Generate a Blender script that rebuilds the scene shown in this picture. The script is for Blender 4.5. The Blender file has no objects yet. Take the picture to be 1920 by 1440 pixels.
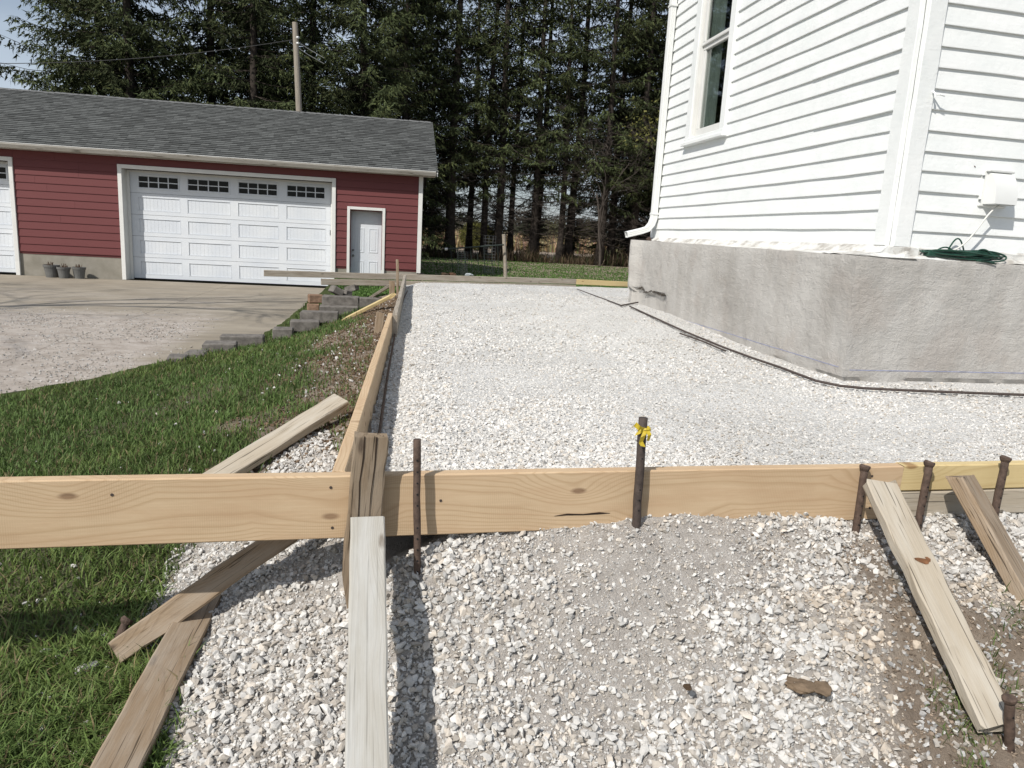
import bpy, bmesh, math, random
import numpy as np
from mathutils import Matrix, Vector

random.seed(7)
rng = np.random.default_rng(11)
S = bpy.context.scene
COL = S.collection

# ------------------------------------------------------------------ camera
EYE = np.array([0.0, 0.0, 0.80])
FPX = 1385.0
def _basis(pitch, roll, yaw):
    cp, sp = math.cos(pitch), math.sin(pitch)
    f = np.array([0, cp, -sp]); u = np.array([0, sp, cp]); r = np.array([1.0, 0, 0])
    c, s = math.cos(roll), math.sin(roll)
    r, u = r * c + u * s, -r * s + u * c
    c, s = math.cos(-yaw), math.sin(-yaw)
    M = np.array([[c, -s, 0], [s, c, 0], [0, 0, 1]])
    return M @ r, M @ u, M @ f
CR, CU, CF = _basis(math.radians(11.3), math.radians(3.2), math.radians(13))
cd = bpy.data.cameras.new('camera'); cam = bpy.data.objects.new('camera', cd); COL.objects.link(cam)
cd.sensor_width = 36; cd.lens = FPX / 1920 * 36; cd.clip_start = 0.05; cd.clip_end = 1500
cam.matrix_world = Matrix(((CR[0], CU[0], -CF[0], EYE[0]), (CR[1], CU[1], -CF[1], EYE[1]), (CR[2], CU[2], -CF[2], EYE[2]), (0, 0, 0, 1)))
S.camera = cam

# ------------------------------------------------------------------ light
SUN = np.array([0.77, 0.69, -1.0]); SUN /= np.linalg.norm(SUN)
EL = math.asin(-SUN[2]); AZ = math.atan2(-SUN[0], -SUN[1])
w = bpy.data.worlds.new('World'); S.world = w; w.use_nodes = True
nt = w.node_tree; nt.nodes.clear()
sky = nt.nodes.new('ShaderNodeTexSky'); sky.sky_type = 'NISHITA'; sky.sun_disc = False
sky.sun_elevation = EL; sky.sun_rotation = AZ; sky.air_density = 1.0; sky.dust_density = 1.6; sky.ozone_density = 1.0
bg = nt.nodes.new('ShaderNodeBackground'); bg.inputs['Strength'].default_value = 0.092
wo = nt.nodes.new('ShaderNodeOutputWorld')
tc = nt.nodes.new('ShaderNodeTexCoord'); mpn = nt.nodes.new('ShaderNodeMapping'); mpn.inputs['Scale'].default_value = (1.2, 1.2, 4.0)
cn = nt.nodes.new('ShaderNodeTexNoise'); cn.inputs['Scale'].default_value = 1.8; cn.inputs['Detail'].default_value = 6
cr = nt.nodes.new('ShaderNodeValToRGB'); cr.color_ramp.elements[0].position = 0.42; cr.color_ramp.elements[1].position = 0.72
cr.color_ramp.elements[0].color = (0.34, 0.34, 0.34, 1); cr.color_ramp.elements[1].color = (0.75, 0.75, 0.75, 1)
mx = nt.nodes.new('ShaderNodeMix'); mx.data_type = 'RGBA'; mx.inputs['B'].default_value = (8.2, 9.2, 10.6, 1)
L = nt.links.new
L(tc.outputs['Generated'], mpn.inputs['Vector']); L(mpn.outputs[0], cn.inputs['Vector']); L(cn.outputs['Fac'], cr.inputs['Fac'])
L(cr.outputs['Color'], mx.inputs['Factor']); L(sky.outputs[0], mx.inputs['A']); L(mx.outputs['Result'], bg.inputs['Color']); L(bg.outputs[0], wo.inputs[0])
sd = bpy.data.lights.new('sun', 'SUN'); sd.energy = 4.9; sd.angle = math.radians(0.53); sd.color = (1.0, 0.955, 0.89)
so = bpy.data.objects.new('sun', sd); COL.objects.link(so)
so.rotation_euler = Vector(SUN).to_track_quat('-Z', 'Y').to_euler(); so.location = (-6, -7, 12)
S.view_settings.view_transform = 'Standard'; S.view_settings.look = 'None'; S.view_settings.gamma = 1
S.view_settings.exposure = -0.10; S.view_settings.use_curve_mapping = False
S.cycles.max_bounces = 6; S.cycles.use_denoising = True

# ------------------------------------------------------------------ helpers: rays of the same camera give true positions
def ray(px, py): return CF + CR * (px - 960) / FPX + CU * (720 - py) / FPX
def onz(px, py, z=0.0): d = ray(px, py); return EYE + d * ((z - EYE[2]) / d[2])
def ony(px, py, y): d = ray(px, py); return EYE + d * (y / d[1])

def tag(o, label=None, cat=None, group=None, kind=None):
    if label: o['label'] = label
    if cat: o['category'] = cat
    if group: o['group'] = group
    if kind: o['kind'] = kind
    return o
def empty(name, loc=(0, 0, 0), M=None):
    o = bpy.data.objects.new(name, None); COL.objects.link(o)
    o.empty_display_size = 0.1
    o.matrix_world = M if M is not None else Matrix.Translation(Vector(loc))
    return o
def link(name, me, mat=None, parent=None, M=None):
    o = bpy.data.objects.new(name, me); COL.objects.link(o)
    if mat is not None and not me.materials: me.materials.append(mat)
    if parent is not None: o.parent = parent
    if M is not None: o.matrix_local = M
    return o
def mesh(name, V, F, mat=None, parent=None, M=None, smooth=False):
    me = bpy.data.meshes.new(name); me.from_pydata([tuple(map(float, v)) for v in V], [], F); me.update()
    bm = bmesh.new(); bm.from_mesh(me); bmesh.ops.recalc_face_normals(bm, faces=bm.faces); bm.to_mesh(me); bm.free()
    if smooth: me.polygons.foreach_set('use_smooth', [True] * len(me.polygons))
    return link(name, me, mat, parent, M)
def trimesh(name, V, T, col=None, mat=None, parent=None, M=None, smooth=False):
    """fast triangle soup; col = per-vertex rgb"""
    V = np.ascontiguousarray(V, dtype=np.float32); T = np.ascontiguousarray(T, dtype=np.int32)
    me = bpy.data.meshes.new(name)
    me.vertices.add(len(V)); me.vertices.foreach_set('co', V.ravel())
    n = len(T); me.loops.add(n * 3); me.loops.foreach_set('vertex_index', T.ravel())
    me.polygons.add(n); me.polygons.foreach_set('loop_start', np.arange(n, dtype=np.int32) * 3)
    try: me.polygons.foreach_set('loop_total', np.full(n, 3, dtype=np.int32))
    except Exception: pass
    me.polygons.foreach_set('use_smooth', np.full(n, bool(smooth)))
    me.update(calc_edges=True)
    if col is not None:
        a = me.color_attributes.new('Col', 'FLOAT_COLOR', 'POINT')
        c4 = np.ones((len(V), 4), dtype=np.float32); c4[:, :3] = col; a.data.foreach_set('color', c4.ravel())
    return link(name, me, mat, parent, M)

class MB:
    """collects shapes into one mesh"""
    def __init__(s): s.V = []; s.F = []
    def add(s, V, F):
        b = len(s.V); s.V += [tuple(map(float, v)) for v in V]; s.F += [tuple(i + b for i in f) for f in F]; return s
    def box(s, lo, hi, bev=0.0):
        (x0, y0, z0), (x1, y1, z1) = lo, hi
        if bev <= 0:
            V = [(x, y, z) for x in (x0, x1) for y in (y0, y1) for z in (z0, z1)]
            return s.add(V, [(0, 1, 3, 2), (4, 6, 7, 5), (0, 4, 5, 1), (2, 3, 7, 6), (0, 2, 6, 4), (1, 5, 7, 3)])
        b = bev; V = []
        for x, sx in ((x0, 1), (x1, -1)):
            for y, sy in ((y0, 1), (y1, -1)):
                for z, sz in ((z0, 1), (z1, -1)):
                    V += [(x, y + sy * b, z + sz * b), (x + sx * b, y, z + sz * b), (x + sx * b, y + sy * b, z)]
        I = lambda i, j, k, c: (i * 4 + j * 2 + k) * 3 + c
        F = []
        for i in (0, 1):
            q = [I(i, 0, 0, 0), I(i, 0, 1, 0), I(i, 1, 1, 0), I(i, 1, 0, 0)]; F.append(tuple(q if i == 0 else q[::-1]))
            q = [I(0, i, 0, 1), I(1, i, 0, 1), I(1, i, 1, 1), I(0, i, 1, 1)]; F.append(tuple(q if i == 0 else q[::-1]))
            q = [I(0, 0, i, 2), I(0, 1, i, 2), I(1, 1, i, 2), I(1, 0, i, 2)]; F.append(tuple(q if i == 0 else q[::-1]))
        for j in (0, 1):
            for k in (0, 1):
                q = (I(0, j, k, 1), I(0, j, k, 2), I(1, j, k, 2), I(1, j, k, 1)); F.append(q if j == k else q[::-1])
                q = (I(j, 0, k, 0), I(j, 1, k, 0), I(j, 1, k, 2), I(j, 0, k, 2)); F.append(q if j == k else q[::-1])
                q = (I(j, k, 0, 0), I(j, k, 0, 1), I(j, k, 1, 1), I(j, k, 1, 0)); F.append(q if j == k else q[::-1])
        for i in (0, 1):
            for j in (0, 1):
                for k in (0, 1):
                    q = (I(i, j, k, 0), I(i, j, k, 1), I(i, j, k, 2)); F.append(q if (i + j + k) % 2 == 0 else q[::-1])
        return s.add(V, F)
    def tube(s, pts, r, n=8, caps=True):
        P = [np.array(p, float) for p in pts]; R = r if hasattr(r, '__len__') else [r] * len(P)
        V = []; F = []; ref = None
        for i, p in enumerate(P):
            d = P[min(i + 1, len(P) - 1)] - P[max(i - 1, 0)]; d /= (np.linalg.norm(d) + 1e-9)
            if ref is None: ref = np.array([0, 0, 1.0]) if abs(d[2]) < 0.9 else np.array([1.0, 0, 0])
            a = np.cross(d, ref); a /= np.linalg.norm(a); b = np.cross(a, d); ref = b
            for k in range(n):
                t = 2 * math.pi * k / n; V.append(p + R[i] * (math.cos(t) * a + math.sin(t) * b))
        for i in range(len(P) - 1):
            for k in range(n):
                k2 = (k + 1) % n; F.append((i * n + k, i * n + k2, (i + 1) * n + k2, (i + 1) * n + k))
        if caps: F.append(tuple(range(n))[::-1]); F.append(tuple((len(P) - 1) * n + k for k in range(n)))
        return s.add(V, F)
    def lathe(s, prof, n=20, c=(0, 0, 0)):
        V = []; F = []
        for r, z in prof:
            for k in range(n):
                t = 2 * math.pi * k / n; V.append((c[0] + r * math.cos(t), c[1] + r * math.sin(t), c[2] + z))
        for i in range(len(prof) - 1):
            for k in range(n):
                k2 = (k + 1) % n; F.append((i * n + k, i * n + k2, (i + 1) * n + k2, (i + 1) * n + k))
        return s.add(V, F)
    def build(s, name, mat, parent=None, M=None, smooth=False): return mesh(name, s.V, s.F, mat, parent, M, smooth)
def boxo(name, lo, hi, mat, parent=None, bev=0.0, M=None): return MB().box(lo, hi, bev).build(name, mat, parent, M)
def frame(o, x, zhint):
    x = np.array(x, float); x /= np.linalg.norm(x); z = np.array(zhint, float); z -= x * (z @ x); z /= np.linalg.norm(z); y = np.cross(z, x)
    return Matrix(((x[0], y[0], z[0], o[0]), (x[1], y[1], z[1], o[1]), (x[2], y[2], z[2], o[2]), (0, 0, 0, 1)))

# value noise in the plane
_lat = rng.random((256, 256))
def vnoise(x, y, s=1.0):
    x = np.asarray(x, float) * s + 1000.3; y = np.asarray(y, float) * s + 1000.7
    xi = np.floor(x).astype(int); yi = np.floor(y).astype(int); fx = x - xi; fy = y - yi
    fx = fx * fx * (3 - 2 * fx); fy = fy * fy * (3 - 2 * fy)
    g = lambda a, b: _lat[a % 256, b % 256]
    return (g(xi, yi) * (1 - fx) + g(xi + 1, yi) * fx) * (1 - fy) + (g(xi, yi + 1) * (1 - fx) + g(xi + 1, yi + 1) * fx) * fy
def fbm(x, y, s=1.0, o=3): return sum(vnoise(np.asarray(x) + 7.1 * k, np.asarray(y) - 3.7 * k, s * 2 ** k) * 0.5 ** k for k in range(o)) / sum(0.5 ** k for k in range(o))
def sstep(a, b, x): t = np.clip((np.asarray(x, float) - a) / (b - a), 0, 1); return t * t * (3 - 2 * t)

# ------------------------------------------------------------------ materials
class NM:
    def __init__(s, name):
        s.m = bpy.data.materials.new(name); s.m.use_nodes = True; s.t = s.m.node_tree
        s.b = s.t.nodes['Principled BSDF']; s.b.inputs['Specular IOR Level'].default_value = 0.3
    def n(s, ty, **kw):
        nd = s.t.nodes.new(ty)
        for k, v in kw.items():
            if k in nd.inputs: nd.inputs[k].default_value = v
            else: setattr(nd, k, v)
        return nd
    def l(s, a, b): s.t.links.new(a, b)
    def coord(s, scale=(1, 1, 1), kind='Object', rand=True):
        t = s.n('ShaderNodeTexCoord'); m = s.n('ShaderNodeMapping'); m.inputs['Scale'].default_value = scale
        if rand:
            oi = s.n('ShaderNodeObjectInfo'); v = s.n('ShaderNodeVectorMath', operation='SCALE'); v.inputs[0].default_value = (13.1, 7.7, 5.3)
            s.l(oi.outputs['Random'], v.inputs['Scale']); s.l(v.outputs[0], m.inputs['Location'])
        s.l(t.outputs[kind], m.inputs['Vector']); return m.outputs[0]
    def noise(s, vec, scale, detail=4, rough=0.55, dist=0.0):
        nd = s.n('ShaderNodeTexNoise'); nd.inputs['Scale'].default_value = scale; nd.inputs['Detail'].default_value = detail
        nd.inputs['Roughness'].default_value = rough; nd.inputs['Distortion'].default_value = dist; s.l(vec, nd.inputs['Vector']); return nd.outputs['Fac']
    def ramp(s, fac, stops):
        r = s.n('ShaderNodeValToRGB'); e = r.color_ramp.elements
        while len(e) < len(stops): e.new(0.5)
        for i, (p, c) in enumerate(stops):
            e[i].position = p; e[i].color = (*c, 1) if hasattr(c, '__len__') else (c, c, c, 1)
        s.l(fac, r.inputs['Fac']); return r.outputs['Color']
    def mix(s, fac, a, b, mode='MIX'):
        m = s.n('ShaderNodeMix', data_type='RGBA', blend_type=mode)
        for sock, v in (('Factor', fac), ('A', a), ('B', b)):
            i = m.inputs[sock]
            if hasattr(v, 'links'): s.l(v, i)
            elif hasattr(v, '__len__'): i.default_value = (*v, 1)
            else: i.default_value = v
        return m.outputs['Result']
    def math(s, op, a, b=0.0):
        m = s.n('ShaderNodeMath', operation=op)
        for i, v in enumerate((a, b)):
            if hasattr(v, 'links'): s.l(v, m.inputs[i])
            else: m.inputs[i].default_value = v
        return m.outputs[0]
    def bump(s, h, strength=0.3, dist=0.01, normal=None):
        b = s.n('ShaderNodeBump'); b.inputs['Strength'].default_value = strength; b.inputs['Distance'].default_value = dist
        s.l(h, b.inputs['Height'])
        if normal is not None: s.l(normal, b.inputs['Normal'])
        s.l(b.outputs[0], s.b.inputs['Normal']); return b.outputs[0]
    def out(s, col, rough=0.8, spec=None):
        if hasattr(col, 'links'): s.l(col, s.b.inputs['Base Color'])
        else: s.b.inputs['Base Color'].default_value = (*col, 1)
        if hasattr(rough, 'links'): s.l(rough, s.b.inputs['Roughness'])
        else: s.b.inputs['Roughness'].default_value = rough
        if spec is not None: s.b.inputs['Specular IOR Level'].default_value = spec
        return s.m

def mat_plain(name, col, rough=0.6, var=0.12, scale=6, bump=0.0, spec=0.3, metallic=0.0):
    k = NM(name); v = k.coord(); n = k.noise(v, scale, 5)
    c = k.ramp(n, [(0.25, tuple(x * (1 - var) for x in col)), (0.75, tuple(min(1, x * (1 + var)) for x in col))])
    if bump: k.bump(k.noise(v, scale * 6, 4), bump, 0.005)
    k.b.inputs['Metallic'].default_value = metallic
    return k.out(c, rough, spec)

def mat_wood(name, light, dark, knot, ringscale=16, dist=5, stain=(0.3, 0.27, 0.24), stain_amt=0.0, rough=0.75, bump=0.15, crack=0.0, centre=0.18, saw=0.0, ringmix=0.65):
    k = NM(name); v = k.coord((1, 1, 1))
    # knots: sparse cells stretched along the board
    kv = k.n('ShaderNodeMapping'); kv.inputs['Scale'].default_value = (2.0, 5.0, 5.0); k.l(v, kv.inputs['Vector'])
    vo = k.n('ShaderNodeTexVoronoi', voronoi_dimensions='2D'); vo.inputs['Scale'].default_value = 1.0; k.l(kv.outputs[0], vo.inputs['Vector'])
    kd = vo.outputs['Distance']
    kn = k.ramp(kd, [(0.028, 1.0), (0.058, 0.0)]); halo = k.ramp(kd, [(0.03, 1.0), (0.42, 0.0)])
    # growth rings round a pith outside the board, bent around the knots
    big = k.n('ShaderNodeMapping'); big.inputs['Scale'].default_value = (0.9, 3.0, 3.0); k.l(v, big.inputs['Vector'])
    nb = k.noise(big.outputs[0], 1.3, 2, 0.5)
    t = k.n('ShaderNodeTexCoord'); sp = k.n('ShaderNodeSeparateXYZ'); k.l(t.outputs['Object'], sp.inputs[0])
    off = k.math('ADD', k.math('MULTIPLY', nb, 0.16), k.math('MULTIPLY', halo, 0.06))
    y2 = k.math('ADD', k.math('ADD', sp.outputs['Y'], off), -centre * 0.45); z2 = k.math('ADD', sp.outputs['Z'], centre * 0.35)
    rr = k.math('SQRT', k.math('ADD', k.math('MULTIPLY', y2, y2), k.math('MULTIPLY', z2, z2)))
    fr = k.math('FRACT', k.math('MULTIPLY', rr, ringscale * 9.0))
    rings = k.ramp(fr, [(0.0, 0.25), (0.55, 0.1), (0.9, 1.0), (1.0, 0.3)])
    fine_m = k.n('ShaderNodeMapping'); fine_m.inputs['Scale'].default_value = (6, 190, 190); k.l(v, fine_m.inputs['Vector'])
    fine = k.noise(fine_m.outputs[0], 1.0, 3, 0.6)
    c = k.mix(k.math('MULTIPLY', rings, ringmix), light, dark)
    c = k.mix(k.math('MULTIPLY', fine, 0.45), c, dark)
    c = k.mix(k.math('MULTIPLY', kn, 0.8), c, knot)
    if stain_amt:
        sm = k.n('ShaderNodeMapping'); sm.inputs['Scale'].default_value = (1.6, 9, 9); k.l(v, sm.inputs['Vector'])
        s1 = k.ramp(k.noise(sm.outputs[0], 2.2, 6, 0.65), [(0.42, 0.0), (0.68, 1.0)]); c = k.mix(k.math('MULTIPLY', s1, stain_amt), c, stain)
    if crack:
        cm = k.n('ShaderNodeMapping'); cm.inputs['Scale'].default_value = (3.0, 150, 150); k.l(v, cm.inputs['Vector'])
        cf = k.ramp(k.noise(cm.outputs[0], 1.0, 2, 0.5, 0.3), [(0.33, 1.0), (0.38, 0.0)]); c = k.mix(k.math('MULTIPLY', cf, crack), c, tuple(x * 0.22 for x in dark))
    if saw:
        wv = k.n('ShaderNodeTexWave', wave_type='BANDS', bands_direction='X'); wv.inputs['Scale'].default_value = 55; wv.inputs['Distortion'].default_value = 1.5; k.l(v, wv.inputs['Vector'])
        pm = k.ramp(k.noise(v, 4.0, 3), [(0.45, 0.0), (0.6, 1.0)])
        c = k.mix(k.math('MULTIPLY', k.math('MULTIPLY', wv.outputs['Fac'], pm), saw), c, tuple(x * 0.75 for x in dark))
    k.bump(k.math('ADD', k.math('MULTIPLY', fine, 1.0), k.math('MULTIPLY', rings, 0.4)), bump, 0.002)
    return k.out(c, rough, 0.25)

def mat_attr(name, rough=0.9, bump=0.0, bscale=60, mul=None, trans=0.0, spec=0.2):
    k = NM(name); a = k.n('ShaderNodeVertexColor', layer_name='Col'); c = a.outputs['Color']
    if mul:
        v = k.coord(rand=False); n = k.noise(v, mul[0], 5, 0.6); c = k.mix(1.0, c, k.ramp(n, [(0.25, mul[1]), (0.75, mul[2])]), 'MULTIPLY')
    if bump: k.bump(k.noise(k.coord(rand=False), bscale, 4, 0.65), bump, 0.004)
    m = k.out(c, rough, spec)
    if trans:
        tr = k.n('ShaderNodeBsdfTranslucent'); k.l(c if hasattr(c, 'links') else a.outputs[0], tr.inputs['Color'])
        ms = k.n('ShaderNodeMixShader'); ms.inputs[0].default_value = trans; o = k.t.nodes['Material Output']
        k.l(k.b.outputs[0], ms.inputs[1]); k.l(tr.outputs[0], ms.inputs[2]); k.l(ms.outputs[0], o.inputs['Surface'])
    return m

M = {}
M['new'] = mat_wood('fresh_lumber', (0.60, 0.46, 0.305), (0.39, 0.265, 0.15), (0.13, 0.07, 0.04), 14, saw=0.22, stain=(0.45, 0.30, 0.18), stain_amt=0.55)
M['post'] = mat_wood('dark_post_lumber', (0.25, 0.19, 0.13), (0.14, 0.098, 0.062), (0.05, 0.03, 0.02), 14, stain=(0.33, 0.28, 0.22), stain_amt=0.5, bump=0.7, crack=0.9, ringmix=0.5)
M['yellow'] = mat_wood('yellow_lumber', (0.62, 0.50, 0.27), (0.46, 0.34, 0.16), (0.25, 0.14, 0.06), 14)
M['grey'] = mat_wood('weathered_lumber', (0.36, 0.315, 0.255), (0.22, 0.185, 0.145), (0.08, 0.06, 0.045), 16, stain=(0.42, 0.39, 0.34), stain_amt=0.6, bump=0.5, crack=0.6, ringmix=0.4)
M['pale'] = mat_wood('sunbleached_lumber', (0.43, 0.375, 0.295), (0.28, 0.235, 0.175), (0.10, 0.07, 0.05), 18, stain=(0.49, 0.46, 0.40), stain_amt=0.6, bump=0.6, crack=0.8, ringmix=0.35)
M['brown'] = mat_wood('brown_old_lumber', (0.30, 0.225, 0.15), (0.17, 0.115, 0.07), (0.06, 0.04, 0.025), 16, stain=(0.38, 0.33, 0.27), stain_amt=0.6, bump=0.6, crack=0.8, ringmix=0.45)
M['cement'] = mat_wood('cement_stained_lumber', (0.40, 0.385, 0.345), (0.31, 0.285, 0.24), (0.16, 0.13, 0.10), 18, stain=(0.45, 0.445, 0.42), stain_amt=0.9, bump=0.4, crack=0.3, ringmix=0.3)
M['rust'] = mat_plain('rusty_steel', (0.088, 0.060, 0.046), 0.75, 0.5, 60, 0.5, 0.3)
M['darkrust'] = mat_plain('dark_rebar_steel', (0.06, 0.045, 0.038), 0.65, 0.4, 60, 0.4, 0.4)
M['green'] = mat_plain('green_rubber', (0.012, 0.055, 0.035), 0.4, 0.2, 20, 0, 0.5)
M['cable'] = mat_plain('white_cable', (0.62, 0.62, 0.58), 0.5, 0.1, 20)
M['ribbon'] = mat_plain('yellow_ribbon', (0.48, 0.36, 0.03), 0.5, 0.25, 80)
M['vinyl'] = mat_plain('white_vinyl', (0.70, 0.71, 0.695), 0.45, 0.03, 4, 0, 0.4)
M['trim'] = mat_plain('trim_paint', (0.66, 0.66, 0.635), 0.5, 0.06, 5, 0.05)
M['dark'] = mat_plain('dark_interior', (0.012, 0.013, 0.014), 0.9, 0.3, 3)
M['curtain'] = mat_plain('curtain', (0.20, 0.225, 0.215), 0.9, 0.2, 10)
M['metal'] = mat_plain('galvanised', (0.20, 0.21, 0.21), 0.45, 0.3, 20, 0.1, 0.5, 0.6)
M['pot'] = mat_plain('grey_plastic_pot', (0.13, 0.13, 0.125), 0.65, 0.2, 8, 0.1)
M['stem'] = mat_plain('dead_stems', (0.09, 0.055, 0.035), 0.9, 0.3, 20)
M['pole'] = mat_wood('pole_wood', (0.34, 0.30, 0.25), (0.22, 0.19, 0.15), (0.1, 0.08, 0.06), 10, bump=0.5, crack=0.5)
M['wire'] = mat_plain('overhead_wire', (0.05, 0.05, 0.05), 0.7)
M['block'] = mat_plain('concrete_block', (0.155, 0.143, 0.130), 0.95, 0.45, 14, 1.0, 0.1)
M['brick'] = mat_plain('brown_brick', (0.25, 0.165, 0.115), 0.95, 0.3, 25, 0.7, 0.1)
M['bark'] = mat_plain('spruce_bark', (0.048, 0.040, 0.034), 0.95, 0.45, 9, 1.0, 0.1)
M['deadwood'] = mat_plain('dead_twigs', (0.075, 0.064, 0.055), 0.95, 0.3, 3, 0, 0.1)
M['stone'] = mat_attr('limestone_chips', 0.92, 0.5, 120, (90, (0.8, 0.8, 0.8), (1.12, 1.11, 1.09)), spec=0.15)
M['soilcrumb'] = mat_attr('soil_crumbs', 0.97, 0.6, 90, (40, (0.7, 0.7, 0.7), (1.2, 1.2, 1.2)), spec=0.08)
M['grass'] = mat_attr('grass_blades', 0.6, 0, 60, None, 0.22, 0.25)
M['needles'] = mat_attr('spruce_needles', 0.75, 0, 60, None, 0.10, 0.15)
M['leaves'] = mat_attr('spring_leaves', 0.7, 0, 60, None, 0.3, 0.2)
k = NM('window_glass'); gl_ = k.n('ShaderNodeBsdfGlossy'); gl_.inputs['Roughness'].default_value = 0.02; tr_ = k.n('ShaderNodeBsdfTransparent'); tr_.inputs['Color'].default_value = (0.80, 0.84, 0.82, 1)
lw_ = k.n('ShaderNodeLayerWeight'); lw_.inputs['Blend'].default_value = 0.5; pw_ = k.math('POWER', lw_.outputs['Facing'], 3.0); fz_ = k.n('ShaderNodeMath', operation='MULTIPLY_ADD'); k.l(pw_, fz_.inputs[0]); fz_.inputs[1].default_value = 0.55; fz_.inputs[2].default_value = 0.04; mxs = k.n('ShaderNodeMixShader'); k.l(fz_.outputs[0], mxs.inputs[0]); k.l(tr_.outputs[0], mxs.inputs[1]); k.l(gl_.outputs[0], mxs.inputs[2]); k.l(mxs.outputs[0], k.t.nodes['Material Output'].inputs['Surface']); M['glass'] = k.m
k = NM('door_glass'); k.out((0.006, 0.008, 0.009), 0.12, 0.18); M['dglass'] = k.m

# white house paint: thick old coats, faint dirt and flaking relief
k = NM('house_paint'); v = k.coord((1, 1, 1)); n1 = k.noise(v, 3.5, 6, 0.6)
mp2 = k.n('ShaderNodeMapping'); mp2.inputs['Scale'].default_value = (1.2, 14, 14); k.l(v, mp2.inputs['Vector'])
n2 = k.noise(mp2.outputs[0], 3.0, 6, 0.65)
c = k.ramp(n1, [(0.3, (0.72, 0.745, 0.735)), (0.7, (0.80, 0.81, 0.80))])
dm = k.ramp(k.noise(mp2.outputs[0], 5.0, 8, 0.75), [(0.70, 0.0), (0.80, 1.0)])
c = k.mix(k.math('MULTIPLY', dm, 0.40), c, (0.42, 0.41, 0.37))
pm = k.ramp(k.noise(v, 9, 5, 0.7), [(0.45, 0.0), (0.56, 1.0)])
k.bump(k.math('ADD', k.math('MULTIPLY', n2, 0.9), k.math('MULTIPLY', k.math('MULTIPLY', pm, k.noise(v, 60, 5, 0.7)), 0.9)), 0.30, 0.006)
M['paint'] = k.out(c, 0.55, 0.3)
# garage lap siding
k = NM('red_siding'); v = k.coord((1, 1, 1)); mp2 = k.n('ShaderNodeMapping'); mp2.inputs['Scale'].default_value = (2, 40, 40); k.l(v, mp2.inputs['Vector'])
n2 = k.noise(mp2.outputs[0], 3, 5, 0.6); n1 = k.noise(v, 0.8, 4)
c = k.mix(k.math('MULTIPLY', n1, 0.5), (0.142, 0.040, 0.040), (0.108, 0.033, 0.034)); k.bump(n2, 0.25, 0.003)
M['red'] = k.out(c, 0.6, 0.3)
# overhead door steel
k = NM('door_paint'); v = k.coord((1, 1, 1)); n1 = k.noise(v, 2, 4); c = k.ramp(n1, [(0.3, (0.60, 0.635, 0.68)), (0.7, (0.67, 0.695, 0.72))])
k.bump(k.noise(v, 140, 3), 0.08, 0.002); M['door'] = k.out(c, 0.5, 0.35)
# gutter with dirt
k = NM('dirty_gutter'); v = k.coord((1, 1, 1)); mp2 = k.n('ShaderNodeMapping'); mp2.inputs['Scale'].default_value = (1.4, 9, 9); k.l(v, mp2.inputs['Vector'])
n1 = k.noise(mp2.outputs[0], 1.3, 7, 0.7); c = k.ramp(n1, [(0.40, (0.40, 0.385, 0.35)), (0.58, (0.34, 0.32, 0.28)), (0.66, (0.11, 0.10, 0.08))])
M['gutter'] = k.out(c, 0.6, 0.3)
# shingles
M['shingle'] = mat_attr('asphalt_shingles', 0.95, 0.5, 200, (14, (0.8, 0.8, 0.8), (1.2, 1.2, 1.2)), spec=0.15)
# stucco foundation
k = NM('stucco'); v = k.coord((1, 1, 1), rand=False); n1 = k.noise(v, 1.6, 6, 0.6)
mz = k.n('ShaderNodeMapping'); mz.inputs['Scale'].default_value = (3.5, 3.5, 0.5); k.l(v, mz.inputs['Vector'])
st = k.ramp(k.noise(mz.outputs[0], 1.7, 5, 0.6), [(0.46, 0.0), (0.66, 1.0)])
c = k.ramp(n1, [(0.3, (0.385, 0.367, 0.340)), (0.5, (0.48, 0.462, 0.433)), (0.75, (0.56, 0.543, 0.512))])
c = k.mix(k.math('MULTIPLY', st, 0.20), c, (0.27, 0.24, 0.205))
pk = k.ramp(k.noise(v, 2.6, 4, 0.6), [(0.52, 0.0), (0.66, 1.0)]); c = k.mix(k.math('MULTIPLY', pk, 0.3), c, (0.40, 0.345, 0.305))
c = k.mix(k.math('MULTIPLY', k.ramp(k.noise(v, 30, 6, 0.7), [(0.6, 0.0), (0.75, 1.0)]), 0.35), c, (0.22, 0.205, 0.185))
trw = k.n('ShaderNodeTexWave', wave_type='BANDS', bands_direction='Z'); trw.inputs['Scale'].default_value = 9; trw.inputs['Distortion'].default_value = 9; trw.inputs['Detail'].default_value = 4; trw.inputs['Detail Scale'].default_value = 2.5; k.l(v, trw.inputs['Vector'])
ms_ = k.n('ShaderNodeMapping'); ms_.inputs['Scale'].default_value = (1.6, 1.6, 8.0); ms_.inputs['Rotation'].default_value = (0.12, 0.10, 0.0); k.l(v, ms_.inputs['Vector'])
hh = k.math('ADD', k.math('MULTIPLY', k.noise(ms_.outputs[0], 3.2, 8, 0.78, 0.3), 0.55), k.math('ADD', k.math('MULTIPLY', k.noise(v, 7, 8, 0.75), 1.6), k.math('MULTIPLY', k.noise(v, 90, 5, 0.7), 0.35)))
k.bump(hh, 0.8, 0.022); M['stucco'] = k.out(c, 0.95, 0.15)
# garage footing concrete
k = NM('footing_concrete'); v = k.coord((1, 1, 1), rand=False); c = k.ramp(k.noise(v, 2.5, 6, 0.6), [(0.3, (0.21, 0.195, 0.16)), (0.7, (0.31, 0.29, 0.25))])
k.bump(k.noise(v, 40, 4), 0.3, 0.004); M['footing'] = k.out(c, 0.95, 0.15)
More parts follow.
